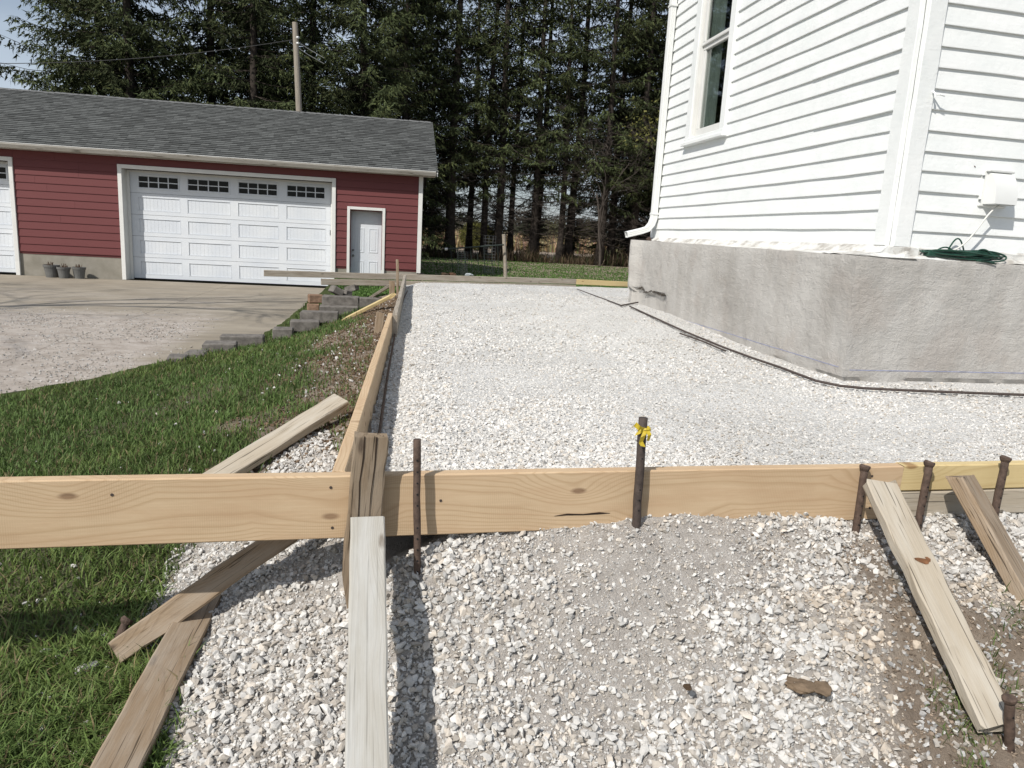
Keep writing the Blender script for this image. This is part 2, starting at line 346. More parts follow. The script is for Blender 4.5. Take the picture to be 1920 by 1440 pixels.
# driveway slab: tan concrete, dust and washed gravel toward the lawn, darker streaks running across it
k = NM('driveway_concrete'); a = k.n('ShaderNodeVertexColor', layer_name='Col'); v = k.coord((1, 1, 1), rand=False)
sx = k.n('ShaderNodeSeparateColor'); k.l(a.outputs['Color'], sx.inputs[0])
ms = k.n('ShaderNodeMapping'); ms.inputs['Scale'].default_value = (0.35, 1.6, 1); k.l(v, ms.inputs['Vector'])
base = k.ramp(k.noise(v, 1.1, 6, 0.6), [(0.3, (0.235, 0.203, 0.158)), (0.7, (0.325, 0.287, 0.23))])
base = k.mix(k.math('MULTIPLY', k.ramp(k.noise(ms.outputs[0], 1.2, 6, 0.65), [(0.5, 0.0), (0.68, 1.0)]), 0.55), base, (0.16, 0.145, 0.125))
dust = k.ramp(k.math('ADD', sx.outputs[0], k.math('MULTIPLY', k.math('ADD', k.noise(ms.outputs[0], 1.7, 8, 0.75), -0.5), 2.0)), [(0.22, 0.0), (0.95, 1.0)])
dcol = k.ramp(k.noise(v, 5, 8, 0.75), [(0.25, (0.22, 0.183, 0.152)), (0.5, (0.39, 0.345, 0.303)), (0.75, (0.50, 0.462, 0.425))])
c = k.mix(dust, base, dcol)
hh = k.math('MULTIPLY', k.noise(v, 34, 6, 0.8), k.math('ADD', dust, 0.12)); k.bump(hh, 0.7, 0.02); M['drive'] = k.out(c, 0.95, 0.15)
# ground: R grass, G gravel fines, B mud tone
k = NM('ground_soil'); a = k.n('ShaderNodeVertexColor', layer_name='Col'); v = k.coord((1, 1, 1), rand=False); sx = k.n('ShaderNodeSeparateColor'); k.l(a.outputs['Color'], sx.inputs[0])
soil = k.ramp(k.noise(v, 6, 8, 0.7), [(0.25, (0.15, 0.118, 0.09)), (0.5, (0.27, 0.218, 0.17)), (0.75, (0.40, 0.34, 0.275))])
gr = k.ramp(k.noise(v, 3, 6, 0.7), [(0.3, (0.040, 0.055, 0.018)), (0.7, (0.075, 0.092, 0.032))])
fine = k.ramp(k.noise(v, 25, 8, 0.75), [(0.25, (0.33, 0.295, 0.26)), (0.5, (0.48, 0.445, 0.405)), (0.75, (0.60, 0.57, 0.53))])
c = k.mix(sx.outputs[1], k.mix(sx.outputs[0], soil, gr), fine)
k.bump(k.math('ADD', k.noise(v, 30, 8, 0.8), k.math('MULTIPLY', k.noise(v, 140, 4, 0.7), 0.6)), 0.9, 0.02); M['ground'] = k.out(c, 0.97, 0.1)
# patio bed
k = NM('patio_gravel_bed'); v = k.coord((1, 1, 1), rand=False)
vo = k.n('ShaderNodeTexVoronoi'); vo.inputs['Scale'].default_value = 70; k.l(v, vo.inputs['Vector'])
v2 = k.n('ShaderNodeTexVoronoi'); v2.inputs['Scale'].default_value = 160; k.l(v, v2.inputs['Vector'])
c = k.ramp(k.noise(v, 1.3, 5, 0.6), [(0.3, (0.55, 0.54, 0.515)), (0.7, (0.66, 0.65, 0.625))])
sc = k.n('ShaderNodeSeparateColor'); k.l(vo.outputs['Color'], sc.inputs[0])
c = k.mix(1.0, c, k.ramp(sc.outputs[0], [(0.0, 0.82), (1.0, 1.1)]), 'MULTIPLY')
k.bump(k.math('ADD', k.math('MULTIPLY', vo.outputs['Distance'], -1.0), k.math('MULTIPLY', v2.outputs['Distance'], -0.5)), 0.8, 0.012); M['patio'] = k.out(c, 0.95, 0.15)

# ------------------------------------------------------------------ terrain
def xL(y): return -0.20 + 0.0915 * np.asarray(y, float)          # centre line of the long form board
GA = np.array([-5.11, 19.092, -0.70]); GU = np.array([0.99789, -0.0650, 0.0]); GM = np.array([0.0650, 0.99789, 0.0])   # garage wall frame
_edge = [(-30, -4), (-9, 3.4), (-5, 5.0), (-2.715, 6.56), (-2.23, 7.31), (-1.79, 8.5), (-1.45, 9.4), (-1.05, 10.4), (-0.80, 11.4), (-0.60, 12.5), (-0.45, 13.6), (-0.30, 16), (-0.2, 18.75)]
_eu = np.array([(np.array([x, y, -0.7]) - GA) @ GU for x, y in _edge]); _ev = np.array([-((np.array([x, y, -0.7]) - GA) @ GM) for x, y in _edge])
def vedge(u): return np.interp(u, _eu, _ev, right=-9)
def in_drive(x, y, pad=0.0, vin=0.05):
    dx = np.asarray(x) - GA[0]; dy = np.asarray(y) - GA[1]
    u = dx * GU[0] + dy * GU[1]; v = -(dx * GM[0] + dy * GM[1])
    return (v < vedge(u + pad) - pad) & (v > -vin) & (u < 4.86)
ctrl = [(-2.2, 2.5, -.58), (-3.5, 4, -.68), (-5, 3, -.72), (-1.2, 2.0, -.5), (-.75, 1.8, -.5), (-.62, 2.35, -.44), (-.35, 2.25, -.35), (-.05, 2.45, -.17), (-.45, 1.65, -.48), (-.2, 1.9, -.35),
        (.0, 1.93, -.275), (.205, 1.93, -.135), (.30, 1.97, -.095), (.45, 1.97, -.070), (.65, 1.97, -.055), (.86, 1.95, -.03), (1.15, 1.97, -.028), (1.63, 1.95, -.073), (1.85, 1.95, -.085), (2.16, 1.95, -.075), (2.6, 2, -.07),
        (.385, 1.447, -.405), (1.28, 1.36, -.39), (1.66, 1.38, -.39), (2.4, 1.2, -.42), (-.1, 1.5, -.445), (.8, 1.4, -.40), (.5, 1.7, -.235), (1.0, 1.72, -.185), (1.45, 1.7, -.20), (2.0, 1.6, -.22), (2.6, 1.6, -.24),
        (.1, 1.72, -.33), (0, .8, -.58), (1, .5, -.55), (-1, .5, -.63), (2.5, .4, -.52), (0, -2, -.72), (3, -2, -.66), (-4, -1, -.78),
        (2, 12.9, -.12), (4.2, 13.5, -.12), (6.5, 12.5, -.08), (.3, 12.6, -.30), (0.9, 14, -.33), (2.5, 18, -.30), (1.2, 18.6, -.36), (8, 20, -.30), (7, 5, -.05), (5, 9.5, -.05), (6, 2, -.1)]
for y, z in ((2.7, -.10), (4, -.06), (6, -.05), (8, -.08), (10, -.12), (11.2, -.16)): ctrl.append((float(xL(y)) - .06, y, z))
for y, z in ((3, -.17), (5, -.13), (7, -.16), (9, -.26), (10.2, -.34)): ctrl.append((float(xL(y)) - .5, y, z))
for y, z in ((3, -.38), (5, -.36), (7, -.42), (8.8, -.52), (10, -.58)): ctrl.append((float(xL(y)) - 1.15, y, z))
for y, z in ((3.5, -.53), (5.5, -.56), (7.4, -.64)): ctrl.append((float(xL(y)) - 2.0, y, z))
for x, y in _edge[2:8]: ctrl.append((x, y, -.69))
ctrl = np.array(ctrl)
def _phi(r2): return 0.5 * r2 * np.log(r2 + 1e-9)
def _fit(C):
    n = len(C); d2 = ((C[:, None, :2] - C[None, :, :2]) ** 2).sum(-1); K = _phi(d2) + np.eye(n) * 0.01
    P = np.c_[np.ones(n), C[:, :2]]; A = np.block([[K, P], [P.T, np.zeros((3, 3))]])
    return np.linalg.solve(A, np.r_[C[:, 2], 0, 0, 0])
_w = _fit(ctrl)
def hz(x, y):
    x = np.asarray(x, float); y = np.asarray(y, float); sh = np.broadcast(x, y).shape
    X = np.broadcast_to(x, sh).ravel(); Y = np.broadcast_to(y, sh).ravel(); Z = np.empty(len(X))
    for i in range(0, len(X), 20000):
        q = slice(i, i + 20000); d2 = (X[q, None] - ctrl[None, :, 0]) ** 2 + (Y[q, None] - ctrl[None, :, 1]) ** 2
        Z[q] = _phi(d2) @ _w[:-3] + _w[-3] + _w[-2] * X[q] + _w[-1] * Y[q]
    Z = np.clip(Z, -0.9, 0.0)
    far = sstep(16, 24, Y); Z = Z * (1 - far) + (-0.32) * far
    lf = sstep(4.5, 8, -X) * sstep(-1, 2, 16 - Y); Z = Z * (1 - lf) - 0.74 * lf
    lf2 = sstep(-3, -8, X) * far; Z = Z * (1 - lf2) - 0.55 * lf2
    Z += (fbm(X, Y, 2.2, 3) - 0.5) * 0.05 * sstep(1.5, 3.0, Y) + ((fbm(X + 5, Y, 6.0, 3) - 0.5) * 0.05 + (fbm(X + 2, Y + 3, 13.0, 3) - 0.5) * 0.034) * sstep(3.0, 2.2, Y)
    return Z.reshape(sh)
def h1(x, y): return float(hz(np.array([x]), np.array([y]))[0])
def gravel_mask(x, y):
    """1 on the loose stone mound before the form board and under it"""
    x = np.asarray(x, float); y = np.asarray(y, float)
    n = (fbm(x, y, 5, 3) - 0.5) * 0.30
    xl = np.interp(y, [0.8, 1.67, 1.95, 2.35, 2.6, 3.3], [-0.45, -0.46, -0.52, -0.62, -0.56, -0.05])
    left = sstep(-0.04, 0.10, x - xl + n * 0.6)
    right = 1 - sstep(-0.10, 0.16, x - np.interp(y, [1.0, 1.4, 1.7, 1.95], [1.14, 1.28, 1.48, 1.62]) + n)
    r2 = sstep(1.60, 1.78, x + n * .3) * sstep(1.58, 1.76, y + n * .5)
    back = 1 - sstep(0, 0.15, y - np.interp(x, [-0.6, -0.1, 0.05], [2.75, 3.3, 2.2])) * (x < 0.2)
    near = sstep(0.7, 1.15, y + n)
    return np.clip(left * np.maximum(right, r2) * back * near, 0, 1)
def soil_mask(x, y):
    x = np.asarray(x, float); y = np.asarray(y, float); d = xL(y) - x
    n = (fbm(x, y, 2.5, 3) - 0.5)
    s = (1 - sstep(0.35, 0.75, d + n * 0.9)) * (y > 2.2)
    s2 = sstep(1.05, 1.35, x + n * 0.5) * (y < 2.1) * (0.45 + 0.55 * sstep(0.42, 0.55, fbm(x, y, 4, 3) + 0.25 * sstep(1.2, 1.7, y)))
    s3 = sstep(0.64, 0.74, fbm(x + 20, y, 1.1, 3)) * 0.35
    return np.clip(np.maximum(np.maximum(s, s2), s3 * (y < 10)), 0, 1)

REAR0 = np.array([-1.153, 11.25]); REAR1 = np.array([3.917, 12.459])
def yrear(x): return REAR0[1] + (np.asarray(x) - REAR0[0]) * (REAR1[1] - REAR0[1]) / (REAR1[0] - REAR0[0])
def in_patio(x, y, pad=0.0): x = np.asarray(x); y = np.asarray(y); return (y > 2.03 + pad) & (x > xL(y) + pad) & (y < yrear(np.minimum(x, 5.0)) - pad) & (x < 9)
gx = np.r_[np.linspace(-300, -20, 8), np.linspace(-18, -4.4, 22), np.arange(-4.2, -0.9, 0.06), np.arange(-0.9, 2.9, 0.028), np.linspace(3, 8, 18), np.linspace(9, 24, 16), np.linspace(40, 300, 7)]
gy = np.r_[np.linspace(-60, -3, 7), np.linspace(-2, 0.5, 10), np.arange(0.6, 2.8, 0.022), np.arange(2.8, 3.2, 0.05), np.arange(3.2, 14, 0.07), np.linspace(14.2, 40, 60), np.linspace(45, 600, 22)]
X, Y = np.meshgrid(gx, gy); Z = hz(X, Y)
pat = in_patio(X, Y, 0.03); drv = in_drive(X, Y, 0.06, 1.5)
Z = np.where(pat, -0.16, Z); Z = np.where(drv, -0.82, Z)
ix = np.arange(X.size).reshape(X.shape)
q = np.stack([ix[:-1, :-1], ix[:-1, 1:], ix[1:, 1:], ix[1:, :-1]], -1).reshape(-1, 4)
T = np.concatenate([q[:, [0, 1, 2]], q[:, [0, 2, 3]]])
gm = gravel_mask(X, Y) * (Y < 3.4); sm = soil_mask(X, Y)
colr = np.stack([1 - sm, gm, sm], -1).reshape(-1, 3)
tag(trimesh('ground', np.stack([X, Y, Z], -1).reshape(-1, 3), T, colr, M['ground'], smooth=True), 'sloping soil ground under the grass lawn and gravel', 'ground', kind='structure')

# patio bed of compacted stone
px_ = np.linspace(0, 1, 120); py_ = np.r_[np.arange(2.03, 5, 0.04), np.arange(5, 8, 0.08), np.linspace(8, 12.6, 50)]
PV = []
for y in py_:
    x0 = float(xL(y)) + 0.022; x1 = 9.0
    xs = x0 + (x1 - x0) * px_ ** 1.6; ymax = yrear(np.minimum(xs, 5.2)) - 0.02
    PV.append(np.stack([xs, np.minimum(y, ymax), np.zeros_like(xs)], -1))
PV = np.array(PV); d = PV[..., 0] - xL(PV[..., 1])
def patio_z(x, y):
    d = np.asarray(x) - xL(y)
    return (fbm(x, y, 1.2, 3) - 0.5) * 0.035 + (fbm(x + 8, y, 4.5, 2) - 0.5) * 0.014 - 0.045 * (1 - sstep(0.05, 0.30, d)) - 0.02 * (1 - sstep(2.03, 2.3, y)) + 0.10 * sstep(4.2, 7.4, y) * sstep(1.2, 3.2, x) * (1 - sstep(8.6, 10.6, y))
PV[..., 2] = patio_z(PV[..., 0], PV[..., 1])
ix = np.arange(PV.shape[0] * PV.shape[1]).reshape(PV.shape[:2])
q = np.stack([ix[:-1, :-1], ix[:-1, 1:], ix[1:, 1:], ix[1:, :-1]], -1).reshape(-1, 4)
patio = tag(trimesh('patio_bed', PV.reshape(-1, 3), np.concatenate([q[:, [0, 1, 2]], q[:, [0, 2, 3]]]), None, M['patio'], smooth=True), 'levelled white crushed stone bed inside the form boards', 'patio bed', kind='structure')

# driveway: concrete slabs with open joints
drive = tag(empty('driveway', (float(GA[0]), float(GA[1]), -0.7)), 'tan concrete driveway before the garage, dusty with gravel', 'driveway', kind='structure')
for u0, u1 in ((-24, -16), (-16, -8.7), (-8.7, -5.0), (-5.0, -1.3), (-1.3, 2.4), (2.4, 4.84)):
    us = np.linspace(u0 + .0035, u1 - .0035, 24); t = np.linspace(0, 1, 60)
    Uu, Tt = np.meshgrid(us, t); Vv = 0.02 + (np.maximum(vedge(Uu), 0.05) - 0.0) * Tt
    P = GA[None, None] + GU * Uu[..., None] - GM * Vv[..., None]
    P[..., 2] = -0.70 - 0.004 * Vv + (fbm(P[..., 0], P[..., 1], 0.8, 2) - .5) * 0.015
    px0 = P[..., 0]; py0 = P[..., 1]
    # how much washed gravel lies on the slab: grows away from the door and to the left
    dustm = np.maximum(sstep(4.4, 8.0, Vv), 0.30 * sstep(1.5, 4, Vv)) * (1 - sstep(3.2, 4.1, Uu)) * 1.1
    nv = P.reshape(-1, 3); ix = np.arange(len(nv)).reshape(Uu.shape)
    low = P[[0, -1]].reshape(-1, 3)
    q = np.stack([ix[:-1, :-1], ix[1:, :-1], ix[1:, 1:], ix[:-1, 1:]], -1).reshape(-1, 4)
    F = [q[:, [0, 1, 2]], q[:, [0, 2, 3]]]
    # skirt
    loop = np.r_[ix[0, :], ix[1:, -1], ix[-1, -2::-1], ix[-2:0:-1, 0]]; nb = len(nv); sk = nv[loop] - np.array([0, 0, 0.12])
    nv = np.r_[nv, sk]; m_ = len(loop); a_ = np.arange(m_); b_ = (a_ + 1) % m_
    F += [np.stack([loop[a_], nb + a_, nb + b_], -1), np.stack([loop[a_], nb + b_, loop[b_]], -1)]
    cc = np.zeros((len(nv), 3)); cc[:nb, 0] = dustm.ravel(); cc[nb:, 0] = 0
    o = trimesh('slab', nv - np.array([GA[0], GA[1], -0.7]), np.concatenate(F), cc, M['drive'], drive)

# ------------------------------------------------------------------ loose pieces: stones and blades as fast meshes
def _ico():
    p = (1 + 5 ** .5) / 2
    V = np.array([(-1, p, 0), (1, p, 0), (-1, -p, 0), (1, -p, 0), (0, -1, p), (0, 1, p), (0, -1, -p), (0, 1, -p), (p, 0, -1), (p, 0, 1), (-p, 0, -1), (-p, 0, 1)], float)
    T = np.array([(0, 11, 5), (0, 5, 1), (0, 1, 7), (0, 7, 10), (0, 10, 11), (1, 5, 9), (5, 11, 4), (11, 10, 2), (10, 7, 6), (7, 1, 8), (3, 9, 4), (3, 4, 2), (3, 2, 6), (3, 6, 8), (3, 8, 9), (4, 9, 5), (2, 4, 11), (6, 2, 10), (8, 6, 7), (9, 8, 1)])
    return V / np.linalg.norm(V[0]), T
def _cube():
    V = np.array([(x, y, z) for x in (-1, 1) for y in (-1, 1) for z in (-1, 1)], float) * 0.62
    Q = [(0, 1, 3, 2), (4, 6, 7, 5), (0, 4, 5, 1), (2, 3, 7, 6), (0, 2, 6, 4), (1, 5, 7, 3)]
    return V, np.array([t for a, b, c, d in Q for t in ((a, b, c), (a, c, d))])
def rot_mats(n, tilt=1.0):
    az = rng.random(n) * 2 * np.pi; ax = rng.normal(0, tilt, n); ay = rng.normal(0, tilt, n)
    ca, sa, cx, sx_, cy, sy = np.cos(az), np.sin(az), np.cos(ax), np.sin(ax), np.cos(ay), np.sin(ay)
    o = np.zeros(n); i = np.ones(n)
    Rz = np.stack([np.stack([ca, -sa, o], -1), np.stack([sa, ca, o], -1), np.stack([o, o, i], -1)], 1)
    Rx = np.stack([np.stack([i, o, o], -1), np.stack([o, cx, -sx_], -1), np.stack([o, sx_, cx], -1)], 1)
    Ry = np.stack([np.stack([cy, o, sy], -1), np.stack([o, i, o], -1), np.stack([-sy, o, cy], -1)], 1)
    return Ry @ Rx @ Rz
def stones(name, P, size, col, base='ico', flat=0.6, tilt=0.5, mat=None, jit=0.22, parent=None):
    bv, bt = _ico() if base == 'ico' else _cube(); K = 14
    shapes = []
    for _ in range(K):
        v = bv + rng.normal(0, jit, bv.shape) * (0.8 if base == 'ico' else 1.0)
        # shear off a side or two, as crushed stone breaks
        for _k in range(2):
            nrm = rng.normal(0, 1, 3); nrm /= np.linalg.norm(nrm); dd = v @ nrm; lim = 0.45
            v = v - np.outer(np.maximum(dd - lim, 0), nrm)
        shapes.append(v)
    shapes = np.array(shapes); n = len(P); pick = rng.integers(0, K, n)
    sc = size[:, None] * np.stack([rng.uniform(0.75, 1.45, n), rng.uniform(0.65, 1.1, n), flat * rng.uniform(0.7, 1.25, n)], -1) * 0.5
    V = shapes[pick] * sc[:, None, :]
    V = np.einsum('nij,nkj->nki', rot_mats(n, tilt), V) + P[:, None, :]
    nv = len(bv); T = (bt[None] + (np.arange(n) * nv)[:, None, None]).reshape(-1, 3)
    C = np.repeat(col, nv, axis=0)
    return trimesh(name, V.reshape(-1, 3), T, C, mat or M['stone'], parent)
def stone_cols(n, warm=0.15, lo=0.40, hi=0.62):
    g = rng.uniform(lo, hi, n); c = np.stack([g, g * 0.978, g * 0.938], -1)
    wsel = rng.random(n) < warm; f = rng.uniform(0.7, 1.0, n)
    c[wsel] *= np.stack([f, f * 0.94, f * 0.87], -1)[wsel]
    return c
def blades(name, P, h, width, lean, col, mat, bend=0.5, dirs=None):
    n = len(P); a = rng.random(n) * 2 * np.pi if dirs is None else dirs
    d = np.stack([np.cos(a), np.sin(a), np.zeros(n)], -1); s = np.stack([-np.sin(a), np.cos(a), np.zeros(n)], -1)
    tw = rng.normal(0, 0.6, n); s = s * np.cos(tw)[:, None] + d * np.sin(tw)[:, None]
    up = np.array([0, 0, 1.0]); lz = np.cos(lean)[:, None]; lx = np.sin(lean)[:, None]
    mid = P + (up * lz + d * lx) * (h * 0.55)[:, None]
    l2 = np.minimum(lean + bend * rng.uniform(0.3, 1.6, n), 1.9); tip = mid + (up * np.cos(l2)[:, None] + d * np.sin(l2)[:, None]) * (h * 0.5)[:, None]
    wv = s * (width * 0.5)[:, None]
    V = np.stack([P - wv, P + wv, mid + wv * 0.8, mid - wv * 0.8, tip], 1)
    b = (np.arange(n) * 5)[:, None, None]; T = (np.array([(0, 1, 2), (0, 2, 3), (3, 2, 4)])[None] + b).reshape(-1, 3)
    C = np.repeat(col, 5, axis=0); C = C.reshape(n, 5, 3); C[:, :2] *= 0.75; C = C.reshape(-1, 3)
    return trimesh(name, V.reshape(-1, 3), T, C, mat)
def polar(n, r0, r1, a0, a1):
    r = np.exp(rng.uniform(math.log(r0), math.log(r1), n)); a = np.radians(rng.uniform(a0, a1, n)); return r * np.sin(a), r * np.cos(a), r
# ------------------------------------------------------------------ house
HB = Matrix.Translation((3.12, 4.10, 0.0)); HBI = HB.inverted()
house = tag(empty('house', M=HB), 'white clapboard house on a grey stucco foundation', 'house')
WC = np.array([3.405, 4.20, 0.0]); LD = np.array([0.05, 1.0, 0]); LD /= np.linalg.norm(LD)
FR = HBI @ frame(WC, (-1, 0, 0), (0, 0, 1))          # right wall: x runs to -X, y outward (-Y)
FL = HBI @ frame(WC, LD, (0, 0, 1))                  # left wall: x runs away, y outward
WTOP = 5.5
boxo('wall_core', (-6.0, -0.3, 0.86), (-0.30, 0.0, WTOP), M['paint'], house, 0, FR)
for lo_, hi_ in (((0.02, -0.4, 0.86), (2.69, -0.002, WTOP)), ((3.41, -0.4, 0.86), (4.34, -0.002, WTOP)), ((2.691, -0.4, 0.86), (3.409, -0.002, 1.90)), ((2.691, -0.4, 3.70), (3.409, -0.002, WTOP)), ((0.3, -6.0, 0.86), (4.33, -0.65, WTOP))): boxo('wall_core', lo_, hi_, M['paint'], house, 0, FL)
def clapboard(x0, x1, z0, z1, F, seg=0.45, proud=0.023):
    n = max(2, int(abs(x1 - x0) / seg) + 1); xs = np.linspace(x0, x1, n); V = []; Fc = []
    for x in xs:
        dz = random.gauss(0, 0.0016); dy = random.gauss(0, 0.0014)
        V += [(x, 0.001, z0), (x, proud + dy, z0 + dz), (x, proud + dy, z0 + 0.006 + dz), (x, 0.006 + dy * .3, z1 + 0.012), (x, 0.001, z1 + 0.012)]
    for i in range(n - 1):
        for k in range(4):
            a = i * 5 + k; f = (a, a + 1, a + 6, a + 5); Fc.append(f if x1 < x0 else f[::-1])
    Fc.append((0, 1, 2, 3, 4)); Fc.append(tuple((n - 1) * 5 + k for k in range(5))[::-1])
    o = mesh('clapboard', V, Fc, M['paint'], house, F); return o
ex = 0.1232; z = 0.978 - ex
WS0, WS1, WZ0, WZ1 = 2.575, 3.535, 1.845, 3.80         # window casing on the left wall
while z < WTOP - 0.05:
    z1 = z + ex
    clapboard(-0.128, -5.6, z, z1, FR)
    if z1 > WZ0 + .03 and z < WZ1 - .03:
        clapboard(WS1, 4.30, z, z1, FL); a = WS0
    else: a = 4.30
    if 1.66 < z < 1.75 or 2.05 < z < 2.1 or 2.9 < z < 3.0:
        j = random.uniform(1.0, 1.5); clapboard(0.12, j, z, z1, FL, proud=0.029); clapboard(j + .002, a, z, z1, FL)
    else: clapboard(0.12, a, z, z1, FL)
    z = z1
def rough_board(name, lo, hi, F, parent=house, mat=None, n=26):
    """painted board with slightly uneven edges, long axis z"""
    zs = np.linspace(lo[2], hi[2], n); V = []; Fc = []
    for zz in zs:
        j = [random.gauss(0, 0.0016) for _ in range(4)]; b = 0.004
        V += [(lo[0] + j[0], lo[1], zz), (lo[0] + j[0], hi[1] - b, zz), (lo[0] + b + j[0], hi[1] + j[1] * .5, zz), (hi[0] - b + j[2], hi[1] + j[1] * .5, zz), (hi[0] + j[2], hi[1] - b, zz), (hi[0] + j[2], lo[1], zz)]
    for i in range(n - 1):
        for k in range(6): a = i * 6; Fc.append((a + k, a + 6 + k, a + 6 + (k + 1) % 6, a + (k + 1) % 6))
    Fc.append((0, 1, 2, 3, 4, 5)); Fc.append(tuple((n - 1) * 6 + k for k in range(6))[::-1])
    return mesh(name, V, Fc, mat or M['paint'], parent, F)
rough_board('corner_board', (0.0, 0.001, 0.875), (0.118, 0.034, WTOP), FL)
rough_board('corner_board', (-0.126, 0.001, 0.872), (-0.002, 0.036, WTOP), FR)
rough_board('corner_board', (4.30, 0.001, 0.875), (4.36, 0.034, WTOP), FL)
# sloped mortar wash at the foot of the walls
def wash(F, x0, x1, out, off, zt=0.862, zb=0.80):
    n = 90; V = []; Fc = []
    for i in range(n):
        t = i / (n - 1); x = x0 + (x1 - x0) * t; o_ = off * max(0, 1 - t * 6); a = random.gauss(0, 0.004)
        V += [(x, 0.030, zt + random.gauss(0.006, 0.004)), (x + o_ * .3, 0.030 + (out - .03) * .22 + a, zt - 0.034 + a), (x + o_, out, zb + random.gauss(0, .003)), (x + o_, 0.0, zb - .02)]
    for i in range(n - 1):
        for k in range(3): Fc.append((i * 4 + k, i * 4 + k + 1, i * 4 + k + 5, i * 4 + k + 4))
    mesh('mortar_wash', V, Fc, M['washpaint'], house, F)
k = NM('painted_mortar'); v = k.coord(rand=False); n1 = k.noise(v, 6, 7, 0.7)
c = k.ramp(n1, [(0.36, (0.70, 0.71, 0.69)), (0.52, (0.55, 0.54, 0.51)), (0.62, (0.36, 0.34, 0.31))]); k.bump(k.noise(v, 25, 6, .7), 0.7, 0.01); M['washpaint'] = k.out(c, 0.8, 0.2)
wash(FR, 0.03, -5.5, 0.095, 0.25); wash(FL, -0.032, 4.36, 0.272, -0.062, zb=0.802)
boxo('mortar_bed', (-5.6, -0.2, 0.78), (0.030, 0.036, 0.873), M['washpaint'], house, 0.01, FR); boxo('mortar_bed', (-0.036, -0.2, 0.78), (4.37, 0.034, 0.876), M['washpaint'], house, 0.01, FL)
# roof well above the frame
mb = MB(); e = 0.45
R0 = [(3.405 - e, 4.2 - e), (9.4 + e, 4.2 - e), (9.4 + e, 9.4), (3.6 - e, 8.55 + e)]
mb.add([(x, y, WTOP) for x, y in R0] + [(x, y, WTOP + 0.14) for x, y in R0] + [(5.6, 6.4, 8.0), (7.6, 6.4, 8.0)], [(3, 2, 1, 0), (0, 1, 5, 4), (1, 2, 6, 5), (2, 3, 7, 6), (3, 0, 4, 7), (4, 5, 9, 8), (5, 6, 9), (6, 7, 8, 9), (7, 4, 8)])
mb.build('roof', mat_plain('house_roof', (0.09, 0.09, 0.09), 0.9, 0.2, 20, 0.4), house, HBI.copy())

# stucco foundation, following its outline with a trowelled, uneven skin
def fxl(y): return 3.12 + 0.05 * (y - 4.10)
out_pts = [(9.3, 4.10), (3.12, 4.10), (fxl(8.10), 8.10), (3.255, 8.26), (3.30, 8.42), (3.75, 8.6), (9.3, 8.6)]
def outline(step=0.05):
    P = []; N = []
    for i in range(len(out_pts) - 1):
        a = np.array(out_pts[i]); b = np.array(out_pts[i + 1]); Ld = np.linalg.norm(b - a); st = step if i in (1, 2, 3) or (i == 0) else 0.4
        n = max(2, int(Ld / st)); d = (b - a) / Ld; nn = np.array([d[1], -d[0]]) * -1.0
        for t in np.linspace(0, 1, n, endpoint=False): P.append(a + (b - a) * t); N.append(nn)
    P.append(np.array(out_pts[-1])); N.append(N[-1]); return np.array(P), np.array(N)
OP, ON = outline()
ON = -ON
if (ON[0] @ np.array([0, -1])) < 0: ON = -ON
def fdisp(s, z, x, y):
    d = (fbm(s, z, 1.6, 3) - 0.5) * 0.016 + (fbm(s + 9, z, 9, 4) - 0.5) * 0.014
    d += 0.012 * sstep(0.2, 0.8, z)
    rec = sstep(7.24, 7.28, y) * (1 - sstep(0.27 + 0.05 * (vnoise(s, s * 0, 9) - .5), 0.285 + 0.05 * (vnoise(s, s * 0, 9) - .5), z)) * (y < 8.5)
    d -= rec * 0.035
    d -= 0.022 * (1 - sstep(0.0, 0.03, z)) * sstep(0.3, 0.55, vnoise(s, s * 0, 3.7))
    d += 0.012 * sstep(8.05, 8.2, y) * (vnoise(z, z * 0, 14) - 0.3) * (y < 8.5)
    return d
sl = np.r_[0, np.cumsum(np.linalg.norm(np.diff(OP, axis=0), axis=1))]
zs = np.r_[-0.14, -0.03, 0.0, 0.03, np.arange(0.06, 0.79, 0.03), 0.80]
SS, ZZ = np.meshgrid(sl, zs); XX = np.broadcast_to(OP[:, 0], SS.shape); YY = np.broadcast_to(OP[:, 1], SS.shape)
DD = fdisp(SS, ZZ, XX, YY); DD[-1] -= 0.006
# round the arris at the corner a little
ftop = 0.80 + 0.0085 * np.clip(OP[:, 1] - 4.1, 0, 5)
ZW = ZZ.copy(); ZW[-1] = ftop + (vnoise(sl, sl * 0, 5) - .5) * 0.008
FV = np.stack([XX + ON[:, 0] * DD, YY + ON[:, 1] * DD, ZW], -1)
ix = np.arange(SS.size).reshape(SS.shape); q = np.stack([ix[:-1, :-1], ix[1:, :-1], ix[1:, 1:], ix[:-1, 1:]], -1).reshape(-1, 4)
FVv = FV.reshape(-1, 3); T = [q[:, [0, 1, 2]], q[:, [0, 2, 3]]]
# top ledge strip inward
inner = FV[-1].copy(); inner[:, :2] -= ON * 0.42; nb = len(FVv); FVv = np.r_[FVv, inner]; tp = ix[-1]; a_ = np.arange(len(tp) - 1)
T += [np.stack([tp[a_], nb + a_, nb + a_ + 1], -1), np.stack([tp[a_], nb + a_ + 1, tp[a_ + 1]], -1)]
o = trimesh('foundation', FVv, np.concatenate(T), None, M['stucco'], house, HBI.copy(), smooth=True); o.data.set_sharp_from_angle(angle=0.6)
